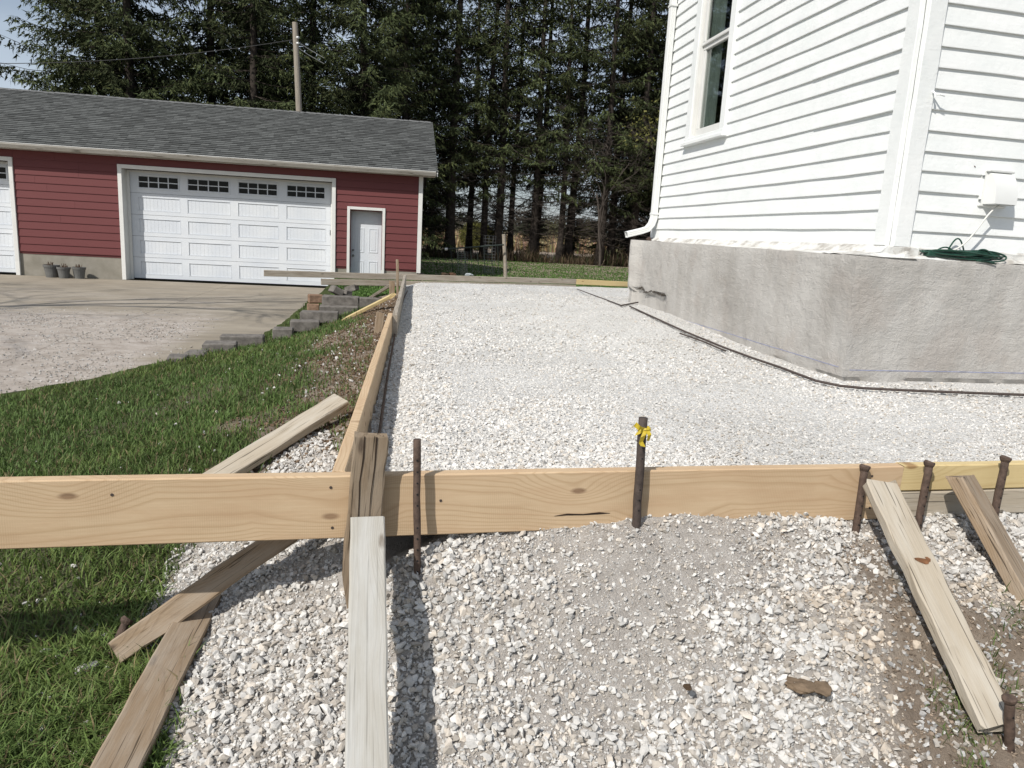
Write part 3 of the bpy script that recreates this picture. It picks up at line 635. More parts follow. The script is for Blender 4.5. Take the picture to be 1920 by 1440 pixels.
# chalk line
M['chalk'] = mat_plain('blue_chalk', (0.30, 0.32, 0.47), 0.9, 0.3, 30)
for sel, zc in ((np.where((OP[:, 1] < 8.0) & (sl > 6.19) & (sl < 10.0))[0], 0.085), (np.where((sl > 4.6) & (sl < 6.16))[0], 0.075)):
    V = []; Fc = []
    for i in sel:
        for dzz in (-0.0022, 0.0022):
            d_ = float(fdisp(np.array([sl[i]]), np.array([zc]), np.array([OP[i, 0]]), np.array([OP[i, 1]]))[0]) + 0.0022
            V.append((OP[i, 0] + ON[i, 0] * d_, OP[i, 1] + ON[i, 1] * d_, zc + dzz))
    for i in range(len(sel) - 1): Fc.append((2 * i, 2 * i + 1, 2 * i + 3, 2 * i + 2))
    mesh('chalk_line', V, Fc, M['chalk'], house, HBI.copy())
# broken edge of the stucco skin over the recess
mb = MB()
for i in range(34):
    y = 7.26 + i * 0.026; zz = 0.275 + 0.05 * (float(vnoise(np.array([y * 9]), np.array([0.]), 1)[0]) - .5) + random.gauss(0, .008); r = random.uniform(.004, .009)
    mb.box((fxl(y) - .015, y - r, zz - r * .8), (fxl(y) + .05, y + r, zz + r * .8), r * .4)
mb.build('broken_edge', mat_plain('dark_mortar', (0.07, 0.06, 0.05), .95, .3, 30, .5), house, HBI.copy())

# window in the left wall
win = boxo('window', (WS0, -0.10, WZ0), (WS0 + .001, -0.09, WZ0 + .001), M['dark'], house, 0, FL)
def wp(name, lo, hi, mat='trim', b=0.004): return boxo(name, lo, hi, M[mat], win, b)
GL0, GL1, GB, GT, GU0, GTOP = 2.768, 3.332, 2.006, 2.785, 2.862, 3.62
wp('casing', (WS0, 0.002, WZ0 + .07), (2.688, 0.045, WZ1), 'paint'); wp('casing', (3.412, 0.002, WZ0 + .07), (WS1, 0.045, WZ1), 'paint'); wp('casing', (WS0, 0.002, WZ1 - .13), (WS1, 0.048, WZ1), 'paint')
wp('sill', (WS0 - .03, -0.03, WZ0), (WS1 + .03, 0.075, WZ0 + .035), 'paint'); wp('sill_apron', (WS0 + .0, 0.002, WZ0 + .036), (WS1, 0.05, WZ0 + .075), 'paint')
for x0, x1 in ((2.689, 2.705), (3.395, 3.411)): wp('sash_stop', (x0, -0.03, WZ0 + .08), (x1, 0.03, WZ1 - .135))
wp('sash_rail', (2.706, -0.05, WZ0 + .077), (3.394, -0.012, GB)); wp('sash_rail', (2.706, -0.05, GT), (3.394, -0.010, GT + .042))
for x0, x1 in ((2.706, GL0), (GL1, 3.394)): wp('sash_stile', (x0, -0.049, GB + .001), (x1, -0.013, GT - .001))
wp('sash_rail', (2.706, -0.03, GT + .043), (3.394, 0.010, GU0)); wp('sash_rail', (2.706, -0.03, GTOP), (3.394, 0.008, WZ1 - .135))
for x0, x1 in ((2.706, GL0), (GL1, 3.394)): wp('sash_stile', (x0, -0.029, GU0 + .001), (x1, 0.007, GTOP - .001))
wp('pane', (GL0, -0.036, GB), (GL1, -0.032, GT), 'glass', 0); wp('pane', (GL0, -0.016, GU0), (GL1, -0.012, GTOP), 'glass', 0)
# recess lining and curtains behind the glass
mb = MB()
mb.box((2.70, -0.62, WZ0 + .05), (3.40, -0.60, WZ1 - .1)); mb.build('dark_room', M['dark'], win)
def curtain(x0, x1):
    V = []; Fc = []; n = 60
    for i in range(n):
        t = i / (n - 1); x = x0 + (x1 - x0) * t; y = -0.072 + 0.014 * math.sin(t * 38) + 0.006 * math.sin(t * 91)
        V += [(x, y, 2.0), (x, y * 1.0, 3.66)]
    for i in range(n - 1): Fc.append((2 * i, 2 * i + 1, 2 * i + 3, 2 * i + 2))
    mesh('curtain', V, Fc, M['curtain'], win)
curtain(3.06, 3.396); curtain(2.71, 2.74)
# cut the wall core behind the window: lining box
mb = MB(); 
for lo, hi in (((2.69, -0.60, 1.9), (2.702, -0.05, 3.7)), ((3.398, -0.60, 1.9), (3.41, -0.05, 3.7)), ((2.69, -.6, 1.9), (3.41, -.05, 1.912)), ((2.69, -.6, 3.69), (3.41, -.05, 3.7))): mb.box(lo, hi)
mb.build('recess_lining', M['dark'], win)

# downspout at the far end
mb = MB()
def rect_tube(mb, pts, a=0.044, b=0.032, ribs=True):
    P = [np.array(p, float) for p in pts]; V = []; Fc = []; prof = []
    for sx_, sy_ in ((1, 1), (-1, 1), (-1, -1), (1, -1)): prof.append((sx_ * a, sy_ * b))
    pr = []
    for i in range(4):
        p0 = np.array(prof[i]); p1 = np.array(prof[(i + 1) % 4])
        for t in (0.08, 0.3, 0.36, 0.42, 0.58, 0.64, 0.70, 0.92): 
            m_ = p0 + (p1 - p0) * t; pr.append(m_ * (0.90 if t in (0.36, 0.64) and ribs else 1.0))
    n = len(pr)
    for i, p in enumerate(P):
        d = P[min(i + 1, len(P) - 1)] - P[max(0, i - 1)]; d /= np.linalg.norm(d); s_ = np.array([1.0, 0, 0]); u_ = np.cross(s_, d)
        for x, y in pr: V.append(p + s_ * x + u_ * y)
    for i in range(len(P) - 1):
        for k in range(n): Fc.append((i * n + k, i * n + (k + 1) % n, (i + 1) * n + (k + 1) % n, (i + 1) * n + k))
    mb.add(V, Fc)
sx0 = 4.215
rect_tube(mb, [(sx0, 0.062, WTOP - .05), (sx0, 0.062, 1.16)]); mb.build('downspout', M['vinyl'], house, FL)
mb = MB(); rect_tube(mb, [(sx0, 0.062, 1.17), (sx0, 0.064, 1.10), (sx0, 0.085, 1.03), (sx0, 0.13, 0.972), (sx0, 0.20, 0.945), (sx0, 0.385, 0.893)], 0.047, 0.035); mb.build('downspout_elbow', M['vinyl'], house, FL)
boxo('strap', (sx0 - .055, 0.02, 1.14), (sx0 + .055, 0.10, 1.156), M['vinyl'], house, 0.002, FL); boxo('strap', (sx0 - .055, 0.02, 3.42), (sx0 + .055, 0.10, 3.445), M['vinyl'], house, 0.002, FL)
MB().tube([(4.16, 0.11, 0.83), (4.16, 0.13, 0.87)], 0.028, 8).build('pipe_stub', M['rust'], house, FL)

# dryer vent hood on the right wall (local x = -(X - 3.405))
vx = lambda X: -(X - WC[0])
vent = boxo('vent_hood', (vx(4.215), 0.0, 1.155), (vx(4.00), 0.032, 1.385), M['vinyl'], house, 0.006, FR)
prof = [(0.03 + 0.094 * math.sin(t), 1.172 + 0.200 * math.cos(t)) for t in np.linspace(0, math.pi / 2, 16)] + [(0.03, 1.172)]
x0, x1 = vx(4.198), vx(4.028); V = [(x0, y, z_) for y, z_ in prof] + [(x1, y, z_) for y, z_ in prof]; n = len(prof)
Fc = [tuple(range(n)), tuple(range(2 * n - 1, n - 1, -1))] + [(i, n + i, n + i + 1, i + 1) for i in range(n - 2)]
o = mesh('hood_shell', V, Fc, M['vinyl'], vent, None, True); o.data.set_sharp_from_angle(angle=0.6)
mb = MB()
for i in range(11): xx = x0 + (x1 - x0) * (i + .5) / 11; mb.box((xx - .002, 0.035, 1.168), (xx + .002, 0.118, 1.173))
mb.build('grille', M['vinyl'], vent)
boxo('hood_cap', (vx(4.212), 0.03, 1.372), (vx(4.012), 0.06, 1.392), M['vinyl'], vent, 0.006)
for X, zz in ((4.01, 1.345), (4.01, 1.195)): MB().tube([(vx(X) + .012, 0.028, zz), (vx(X) + .012, 0.04, zz)], 0.006, 8).build('screw', M['metal'], vent)
mb = MB().tube([(vx(3.517), 0.035, 1.815), (vx(3.517), 0.06, 1.80), (vx(3.520), 0.062, 1.775)], 0.007, 6).tube([(vx(3.535), 0.03, 1.80), (vx(3.545), 0.07, 1.795), (vx(3.575), 0.075, 1.79)], 0.0065, 6)
mb.build('hook', M['paint'], house, FR)
MB().tube([(vx(3.93), 0.012, 1.405), (vx(3.935), 0.02, 1.398)], 0.004, 6).build('nail', M['rust'], house, FR)

# ------------------------------------------------------------------ garage (local: x along the wall, y into the building, z above the floor)
GMX = frame(GA, GU, (0, 0, 1))
garage = tag(empty('garage', M=GMX), 'long red garage with white doors and a grey shingle roof', 'garage')
UL, UR, GD = -9.6, 6.93, 7.3
boxo('wall_core', (UL, 0.36, 0.0), (UR - .01, GD, 2.80), M['dark'], garage)
# front wall core pieces round the openings
OPEN = [(-7.08, -2.205, 2.62, 'big'), (-0.012, 4.862, 2.62, 'big'), (5.135, 6.04, 1.99, 'small')]
mb = MB(); ed = [UL] + [e for o in OPEN for e in (o[0] + .08, o[1] - .08)] + [UR]
for i in range(0, len(ed), 2): boxo('wall_front', (ed[i], 0.0, 0.5), (ed[i + 1], 0.358, 2.80), M['red'], garage)
for o in OPEN: boxo('wall_front', (o[0] + .081, 0.0, o[2] - .09), (o[1] - .081, 0.358, 2.80), M['red'], garage)
for i in range(0, len(ed), 2): boxo('foundation', (ed[i], 0.012, -0.1), (ed[i + 1], 0.34, 0.548), M['footing'], garage)
def siding(x0, x1, z0, z1):
    if x1 - x0 > 1.6 and random.random() < .55:
        j = random.uniform(x0 + .4, x1 - .4); siding(x0, j - .0015, z0, z1); x0 = j + .0015
    p0, p1 = -0.026, -0.010
    V = []
    for x in (x0, x1): V += [(x, -0.001, z0), (x, p0, z0), (x, p0, z0 + .004), (x, p1, z1 + .008), (x, -0.001, z1 + .008)]
    Fc = [(0, 1, 2, 3, 4)[::-1], (5, 6, 7, 8, 9)] + [(k, k + 1, k + 6, k + 5) for k in range(4)]
    return mesh('siding_board', V, Fc, M['red'], garage)
z = 0.55; ex = 0.1715
while z < 2.72:
    z1 = min(z + ex, 2.79); cuts = []; tops = []
    for a, b, t, _ in OPEN:
        if z < t - 0.005:
            cuts.append((a, b))
            if z1 > t + 0.02: tops.append((a, b, t))
    x = UL
    for a, b in cuts: siding(x, a - .002, z, z1); x = b + .002
    siding(x, UR - .105, z, z1)
    for a, b, t in tops: siding(a + .001, b - .001, t + .002, z1)
    z = z1
boxo('corner_board', (UR - .10, -0.045, 0.47), (UR, -0.001, 2.79), M['trim'], garage, 0.003)
boxo('gable_wall', (UR - .02, 0.0, -0.1), (UR - .001, GD, 2.80), M['red'], garage)
MB().add([(UR - .002, 0, 2.80), (UR - .002, GD, 2.80), (UR - .002, GD / 2, 4.45), (UL, 0, 2.80), (UL, GD, 2.80), (UL, GD / 2, 4.45)], [(0, 1, 2), (5, 4, 3), (0, 3, 4, 1)]).build('gable_end', M['red'], garage)
# soffit, fascia, gutter
boxo('soffit', (UL - .2, -0.245, 2.792), (UR + .28, 0.10, 2.812), M['trim'], garage)
boxo('fascia', (UL - .2, -0.27, 2.786), (UR + .29, -0.246, 2.93), M['gutter'], garage)
pr = [(-0.362, 2.93), (-0.362, 2.80), (-0.43, 2.80), (-0.445, 2.83), (-0.468, 2.875), (-0.470, 2.905), (-0.462, 2.905), (-0.455, 2.87), (-0.42, 2.812), (-0.37, 2.812), (-0.37, 2.925)]
pr = [(y + .09, z_) for y, z_ in pr]; V = []; Fc = []; xs = np.linspace(UL - .2, UR + .29, 40)
for x in xs:
    sag = 0.006 * math.sin(x * 0.9); V += [(x, y, z_ + sag) for y, z_ in pr]
n = len(pr)
for i in range(len(xs) - 1):
    for k_ in range(n - 1): Fc.append((i * n + k_, i * n + k_ + 1, (i + 1) * n + k_ + 1, (i + 1) * n + k_))
Fc.append(tuple(range(n))); Fc.append(tuple((len(xs) - 1) * n + k_ for k_ in range(n))[::-1])
mesh('gutter', V, Fc, M['gutter'], garage)
boxo('gutter_lip', (UL - .2, -0.386, 2.900), (UR + .292, -0.368, 2.912), M['vinyl'], garage, 0.003)
# roof: deck and separate shingle tabs
E0 = np.array([-0.33, 2.918]); RG = np.array([3.65, 4.57]); SLD = (RG - E0); SLN = np.linalg.norm(SLD); SLD /= SLN; NRM = np.array([-SLD[1], SLD[0]])
roof = MB().add([(UL - .3, *E0), (UR + .33, *E0), (UR + .33, *RG), (UL - .3, *RG), (UR + .33, GD + .42, 2.918), (UL - .3, GD + .42, 2.918), (UL - .3, E0[0], E0[1] - .03), (UR + .33, E0[0], E0[1] - .03), (UR + .33, 3.65, 4.53), (UR + .33, GD + .42, 2.888)], [(0, 1, 2, 3), (3, 2, 4, 5), (6, 7, 1, 0), (7, 8, 2, 1), (8, 9, 4, 2)]).build('roof', mat_plain('roof_deck', (0.075, 0.078, 0.078), 0.95, .2, 30, .5), garage)
exr = 0.143; rows = int(SLN / exr) + 1; VV = []; TT = []; CC = []; nb = 0
bt = _cube()[1]
for r in range(rows):
    s0 = r * exr - 0.02; s1 = min(s0 + exr + .03, SLN + .0); x = UL - .3 - random.random() * .3
    while x < UR + .33:
        wd = random.choice((0.14, 0.18, 0.22, 0.30)); a = max(x, UL - .3); b = min(x + wd - .003, UR + .335); th = random.choice((0.008, 0.011, 0.015)); x += wd
        if b - a < .02: continue
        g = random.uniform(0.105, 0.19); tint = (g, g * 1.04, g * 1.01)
        sj = s0 + random.gauss(0, .002)
        for xx in (a, b):
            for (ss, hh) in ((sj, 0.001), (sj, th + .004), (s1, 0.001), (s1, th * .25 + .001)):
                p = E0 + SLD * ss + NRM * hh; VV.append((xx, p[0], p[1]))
        TT.append(bt + nb); nb += 8; CC += ([tuple(v_ * .22 for v_ in tint)] * 2 + [tint] * 2) * 2  # lower edge of each tab darkened: a shadow line painted between courses
# cube order expected: x,y,z bits -> (x, slope, height)
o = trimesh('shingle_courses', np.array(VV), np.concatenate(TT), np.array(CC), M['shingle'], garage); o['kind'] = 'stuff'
mb = MB()
for i in range(int((UR - UL + .6) / .15)):
    x = UL - .3 + i * .15; h = 4.585 + random.gauss(0, .002)
    mb.add([(x, 3.50, h - .055), (x + .16, 3.50, h - .062), (x + .16, 3.65, h - .004), (x, 3.65, h + .004), (x, 3.80, h - .055), (x + .16, 3.80, h - .062)], [(0, 1, 2, 3), (3, 2, 5, 4)])
o = mb.build('ridge_cap', mat_plain('ridge_shingle', (0.13, 0.132, 0.13), 0.95, .3, 8, .4), garage); o['kind'] = 'stuff'
MB().add([(UR + .31, E0[0], E0[1] - .12), (UR + .335, E0[0], E0[1] - .12), (UR + .335, RG[0], RG[1] - .12), (UR + .31, RG[0], RG[1] - .12), (UR + .31, E0[0], E0[1] - .005), (UR + .335, E0[0], E0[1] - .005), (UR + .335, RG[0], RG[1] - .005), (UR + .31, RG[0], RG[1] - .005)], [(0, 1, 2, 3), (4, 7, 6, 5), (0, 4, 5, 1), (1, 5, 6, 2), (3, 7, 4, 0)]).build('rake_board', M['trim'], garage)
# overhead doors
def overhead(ua, ub, first):
    ow = ub - ua; top = 2.62; cw = 0.088
    o = boxo('overhead_door', (ua + .15, 0.325, 0.02), (ub - .13, 0.355, top - .09), M['dark'], garage)
    P = lambda name, lo, hi, m='door', b=0.0: boxo(name, lo, hi, M[m], o, b)
    P('casing', (ua, -0.055, 0.0), (ua + cw, 0.0, top), 'trim', .003); P('casing', (ub - cw, -0.055, 0.0), (ub, 0.0, top), 'trim', .003); P('casing', (ua + cw + .001, -0.053, top - cw), (ub - cw - .001, 0.0, top), 'trim', .003)
    P('jamb', (ua + cw - .008, 0.001, 0.0), (ua + cw + .002, 0.29, top - cw), 'trim'); P('jamb', (ub - cw - .002, 0.001, 0.0), (ub - cw + .008, 0.29, top - cw), 'trim'); P('jamb', (ua + cw + .003, 0.001, top - cw - .002), (ub - cw - .003, 0.29, top - cw + .008), 'trim')
    P('door_stop', (ua + cw + .003, 0.23, 0.0), (ua + .158, 0.262, top - cw - .003), 'trim', .003); P('door_stop', (ub - .136, 0.23, 0.0), (ub - cw - .003, 0.262, top - cw - .003), 'trim', .003); P('door_stop', (ua + .159, 0.23, top - .135), (ub - .137, 0.262, top - cw - .003), 'trim', .003)
    d0, d1 = ua + .15, ub - .13; sh = (top - .105 - .03) / 5
    c0 = [0.305, 1.395, 2.545, 3.665]; c1 = [1.235, 2.375, 3.485, 4.60]
    c0 = [ua + .012 + c for c in c0]; c1 = [ua + .012 + c for c in c1]
    for s in range(5):
        zb = 0.03 + s * sh + .003; zt = 0.03 + (s + 1) * sh - .003
        mb = MB().box((d0, 0.300, zb), (d1, 0.324, zt))
        pb, pt = zb + .085, zt - .085
        if s == 4: pb, pt = zb + .085, zt - .075
        # raised rails and stiles
        mb.box((d0, 0.284, zb), (d1, 0.300, pb)); mb.box((d0, 0.284, pt), (d1, 0.300, zt))
        e_ = [d0] + [x for a, b in zip(c0, c1) for x in (a, b)] + [d1]
        for i in range(0, len(e_), 2): mb.box((e_[i], 0.284, pb), (e_[i + 1], 0.300, pt))
        sec = mb.build('door_section', M['door'], o)
        for a, b in zip(c0, c1):
            if s < 4:
                mb = MB(); nb_ = 11; w_ = (b - a - .03) / nb_
                for i in range(nb_): mb.box((a + .015 + i * w_ + .0009, 0.2966, pb + .015), (a + .015 + (i + 1) * w_ - .0009, 0.2995, pt - .015), 0.0008)
                for lo, hi in (((a, 0.2815, pb), (b, 0.296, pb + .012)), ((a, 0.2815, pt - .012), (b, 0.296, pt)), ((a, 0.2815, pb), (a + .012, 0.296, pt)), ((b - .012, 0.2815, pb), (b, 0.296, pt))): mb.box(lo, hi)
                mb.build('door_panel', M['door'], o)
            else:
                mb = MB(); z0_, z1_ = pb + .01, pt - .005; f = .028
                mb.box((a, 0.272, z0_ - .01), (b, 0.290, z0_ + f)); mb.box((a, 0.272, z1_ - f), (b, 0.290, z1_ + .01)); mb.box((a, 0.272, z0_ + f), (a + f, 0.290, z1_ - f)); mb.box((b - f, 0.272, z0_ + f), (b, 0.290, z1_ - f))
                gw = (b - a - 2 * f) / 4; gh = (z1_ - z0_ - 2 * f) / 2
                for i in range(1, 4): mb.box((a + f + i * gw - .011, 0.274, z0_ + f), (a + f + i * gw + .011, 0.289, z1_ - f))
                mb.box((a + f, 0.275, z0_ + f + gh - .010), (b - f, 0.2885, z0_ + f + gh + .010)); mb.build('window_frame', M['door'], o)
                for i in range(4):
                    for j in range(2): boxo('window_pane', (a + f + i * gw + .0115, 0.282, z0_ + f + j * gh + .0105), (a + f + (i + 1) * gw - .0115, 0.2835, z0_ + f + (j + 1) * gh - .0105), M['dglass'], o)
    P('bottom_seal', (d0, 0.286, 0.005), (d1, 0.32, 0.03), 'dark')
    P('lift_handle', (d1 - .03, 0.27, 1.28), (d1 - .015, 0.283, 1.40), 'metal', .002)
overhead(*OPEN[0][:2], False); overhead(*OPEN[1][:2], True)
# entry door
ua, ub, top = 5.135, 6.04, 1.99; ed_ = boxo('entry_door', (5.207, 0.205, 0.09), (5.972, 0.245, 1.925), M['door'], garage, .002)
P = lambda name, lo, hi, m='trim', b=0.003: boxo(name, lo, hi, M[m], ed_, b)
P('casing', (ua, -0.05, 0.04), (ua + .066, 0.0, top)); P('casing', (ub - .066, -0.05, 0.04), (ub, 0.0, top)); P('casing', (ua + .067, -0.049, top - .066), (ub - .067, 0.0, top))
P('jamb', (ua + .055, 0.001, 0.04), (ua + .073, 0.25, top - .066), 'trim', 0); P('jamb', (ub - .073, 0.001, 0.04), (ub - .055, 0.25, top - .066), 'trim', 0); P('jamb', (ua + .074, 0.001, top - .066), (ub - .074, 0.25, top - .05), 'trim', 0)
P('threshold', (ua + .02, -0.06, 0.02), (ub - .02, 0.25, 0.085))
for x0, x1 in ((5.315, 5.53), (5.645, 5.87)):
    for z0_, z1_ in ((0.25, 0.70), (0.905, 1.495), (1.61, 1.80)):
        mb = MB(); f = .022
        mb.box((x0, 0.197, z0_), (x1, 0.2049, z0_ + f)); mb.box((x0, 0.197, z1_ - f), (x1, 0.2049, z1_)); mb.box((x0, 0.197, z0_ + f), (x0 + f, 0.2049, z1_ - f)); mb.box((x1 - f, 0.197, z0_ + f), (x1, 0.2049, z1_ - f)); mb.box((x0 + .05, 0.199, z0_ + .05), (x1 - .05, 0.2049, z1_ - .05), .004)
        mb.build('door_panel', M['door'], ed_)
for zz, rr in ((0.95, .026), (0.815, .030)):
    MB().tube([(5.272, 0.205, zz), (5.272, 0.185, zz)], rr, 14).tube([(5.272, 0.19, zz), (5.272, 0.15, zz)], rr * .6, 12).build('door_knob' if zz < .9 else 'deadbolt', M['metal'], ed_)

# flower pots against the garage footing
def pot(u, y, r, h, label):
    p = GA + GU * u + GM * y; o = tag(empty('flower_pot', (p[0], p[1], -0.70 - 0.004 * abs(y))), label, 'flower pot', 'pots by the garage footing')
    MB().lathe([(0, 0), (r * .72, 0), (r * .93, h * .80), (r * 1.0, h * .80), (r * 1.05, h), (r * .96, h), (r * .9, h * .84), (0, h * .84)], 22).build('pot', M['pot'], o, smooth=False)
    mb = MB()
    for i in range(16):
        a = random.random() * 6.28; q = random.random() * r * .7; t = random.random() * 6.28; l = random.uniform(.05, .12)
        mb.tube([(math.cos(a) * q, math.sin(a) * q, h * .83), (math.cos(a) * q + math.cos(t) * l * .4, math.sin(a) * q + math.sin(t) * l * .4, h * .84 + l)], [.009, .004], 5)
    mb.build('dead_plant', M['stem'], o)
pot(-1.455, -0.24, 0.165, 0.285, 'largest grey flower pot, leftmost of the three by the garage')
pot(-1.15, -0.36, 0.138, 0.255, 'grey flower pot in the middle of the three by the garage')
pot(-0.865, -0.26, 0.142, 0.262, 'grey flower pot nearest the wide garage door, with dead stems')
# ------------------------------------------------------------------ trees
def spruce_mesh(seed, H, R, h0, dens=1.0, thin=0.0):
    r_ = np.random.default_rng(seed); V = []; C = []; BW = MB(); h = h0
    while h < H - 0.25:
        t = (h - h0) / (H - h0); nb = 3 + int(r_.random() * 2.4)
        for _ in range(nb):
            if r_.random() < thin * (1 - t): continue
            az = r_.random() * 6.283; Ld = (R * (1 - t) ** 0.75 * (0.55 + 0.45 * min(1, t * 6 + .35))) * r_.uniform(.65, 1.15) + .25
            rd = np.array([math.cos(az), math.sin(az), 0]); sd_ = np.array([-rd[1], rd[0], 0]); dr = r_.uniform(.15, .75) * (1 - t * 1.1); up = r_.uniform(.15, .35); bb = r_.uniform(.6, 1.5)
            f = lambda s: np.array([0, 0, h]) + rd * Ld * s + np.array([0, 0, Ld * (-dr * s + up * s * s)])
            BW.tube([f(0), f(.35), f(.7), f(1.0)], [.028, .02, .012, .004], 3, False)
            ns = max(3, int(Ld / (0.15 / dens)))
            for s in np.linspace(.10, 1.0, ns):
                p = f(s); rel = .25 + .75 * math.sin(math.pi * min(1, .15 + s * .8))
                for side in (-1, 1):
                    lt = (.16 + .42 * rel * min(1, Ld / 2.4)) * r_.uniform(.6, 1.25); td = sd_ * side * r_.uniform(.6, 1.0) + rd * r_.uniform(.25, .9) + np.array([0, 0, -r_.uniform(.2, 1.3)]); td /= np.linalg.norm(td)
                    m = int(lt / .062) + 2; q = r_.random(m) * lt; dirs = td + r_.normal(0, .42, (m, 3)) + np.array([0, 0, -.12]); dirs /= np.linalg.norm(dirs, axis=1)[:, None]
                    ln = r_.uniform(.11, .24, m); wd = r_.uniform(.018, .034, m); b = p + td * q[:, None] + r_.normal(0, .015, (m, 3))
                    sv = np.cross(dirs, r_.normal(0, 1, (m, 3))); sv /= np.linalg.norm(sv, axis=1)[:, None]
                    V.append(np.stack([b - sv * wd[:, None], b + sv * wd[:, None], b + dirs * ln[:, None]], 1))
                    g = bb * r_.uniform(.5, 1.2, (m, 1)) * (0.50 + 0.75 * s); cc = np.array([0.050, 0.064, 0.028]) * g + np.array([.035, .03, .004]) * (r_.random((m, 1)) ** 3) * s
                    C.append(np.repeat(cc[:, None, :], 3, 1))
        h += r_.uniform(.17, .34) / dens ** .5
    V = np.concatenate(V).reshape(-1, 3); C = np.concatenate(C).reshape(-1, 3)
    return V, C, BW
def dead_mesh(seed, za, zb, n, Lm):
    r_ = np.random.default_rng(seed); mb = MB()
    for i in range(n):
        h = za + (zb - za) * r_.random(); az = r_.random() * 6.283; Ld = Lm * r_.uniform(.35, 1.1); rd = np.array([math.cos(az), math.sin(az), 0]); dr = r_.uniform(-.1, .35); P = [np.array([0, 0, h])]
        for s in (.3, .6, 1.0): P.append(np.array([0, 0, h]) + rd * Ld * s + np.array([0, 0, -dr * Ld * s]) + r_.normal(0, .05, 3))
        mb.tube(P, [.022, .015, .010, .004], 3, False)
        for k_ in range(int(Ld * 6)):
            s = r_.uniform(.2, 1); b = np.array([0, 0, h]) + rd * Ld * s + np.array([0, 0, -dr * Ld * s]); d = rd * r_.uniform(-.1, .8) + np.array([-rd[1], rd[0], 0]) * r_.choice((-1, 1)) * r_.uniform(.5, 1) + np.array([0, 0, r_.normal(-.1, .35)]); l = r_.uniform(.2, .75)
            mb.tube([b, b + d * l * .5 + r_.normal(0, .03, 3), b + d * l], [.008, .006, .003], 3, False)
    return mb
def trunk_mesh(seed, H, r0, lean=(0, 0)):
    r_ = np.random.default_rng(seed); zs_ = np.linspace(0, 1, 16); P = [np.array([lean[0] * t * H + .05 * math.sin(t * 9 + seed), lean[1] * t * H, -0.25 + t * (H + .2)]) for t in zs_]
    R = [r0 * (1 - .93 * t) + (r0 * .5 * math.exp(-t * H / .35)) for t in zs_]; return MB().tube(P, R, 9)
VAR = []
for sd_, H, R, h0, de, th in ((1, 17.5, 3.7, 1.4, 1.0, .06), (2, 16, 3.2, 2.0, .92, .12), (3, 20, 2.7, 3.9, .75, .47), (4, 19, 2.2, 4.7, .71, .52), (5, 20, 2.5, 3.1, .73, .49)):
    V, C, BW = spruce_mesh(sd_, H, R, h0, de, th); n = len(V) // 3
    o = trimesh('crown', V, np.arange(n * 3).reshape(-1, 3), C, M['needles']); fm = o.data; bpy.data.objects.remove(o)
    o = BW.build('branches', M['bark']); bm_ = o.data; bpy.data.objects.remove(o)
    o = dead_mesh(sd_ + 50, 1.0, h0 + 3.2, 80 if th > .2 else 24, 2.1).build('dead_branches', M['deadwood']); dm_ = o.data; bpy.data.objects.remove(o)
    VAR.append((H, fm, bm_, dm_))
def spruce(x, y, var, r0, s, label, group, lean=(0, 0), zr=None):
    z_ = h1(x, y) if zr is None else zr
    o = tag(empty('spruce_tree', (x, y, z_)), label, 'tree', group); H, fm, bm_, dm_ = VAR[var]
    trunk_mesh(abs(int(x * 10)) + var, H * s, r0, lean).build('trunk', M['bark'], o, smooth=True)
    Mr = Matrix.Translation((lean[0] * 2, lean[1] * 2, 0)) @ Matrix.Rotation(random.random() * 6.28, 4, 'Z') @ Matrix.Scale(s, 4)
    link('crown', fm, None, o, Mr); link('branches', bm_, None, o, Mr)['kind'] = 'stuff'; link('dead_branches', dm_, None, o, Mr)['kind'] = 'stuff'
    return o
ordw = ['first', 'second', 'third', 'fourth', 'fifth', 'sixth', 'seventh', 'eighth', 'ninth', 'tenth', 'eleventh', 'twelfth', 'thirteenth', 'fourteenth']
# dense spruces behind the garage
gl = [(-9.2, 32.5, 0, .24, 1.0), (-7.6, 30.5, 0, .25, .95), (-5.2, 32.5, 0, .25, 1.02), (-3.4, 30, 1, .22, .98), (-1.4, 33, 0, .26, 1.0), (0.6, 30.5, 0, .24, .95), (2.4, 33.5, 1, .22, 1.02)]
for i, (x, y, v_, r0, s) in enumerate(gl):
    spruce(x, y, v_, r0, s, f'{ordw[i]} dense dark spruce from the left above the garage roof', 'dense spruces behind the garage')
# open row right of the garage
rl = [(3.85, 35.5, 1, .17, .95, (0, 0)), (4.55, 33.6, 2, .24, 1.0, (0, 0)), (6.15, 34.2, 4, .17, .95, (.012, 0)), (6.75, 33.8, 2, .20, 1.02, (0, 0)), (7.65, 35.0, 3, .15, 1.0, (0, 0)), (8.45, 34.0, 4, .19, 1.0, (0, 0)), (9.0, 35.4, 3, .17, 1.03, (.01, 0)), (9.75, 33.8, 3, .16, .97, (-.012, 0)), (10.35, 34.4, 2, .20, 1.0, (.015, 0)), (11.5, 33.2, 4, .19, 1.0, (0, 0)), (12.6, 34.8, 2, .20, 1.0, (0, 0)), (13.2, 33.4, 4, .21, 1.02, (0, 0)), (14.6, 34.6, 1, .22, 1.0, (0, 0)), (16.4, 33.0, 0, .24, 1.0, (0, 0))]
for i, (x, y, v_, r0, s, ln) in enumerate(rl):
    spruce(x, y, v_, r0, s, f'{ordw[i]} tall spruce right of the garage, bare low trunk', 'spruce row beyond the back lawn', ln)
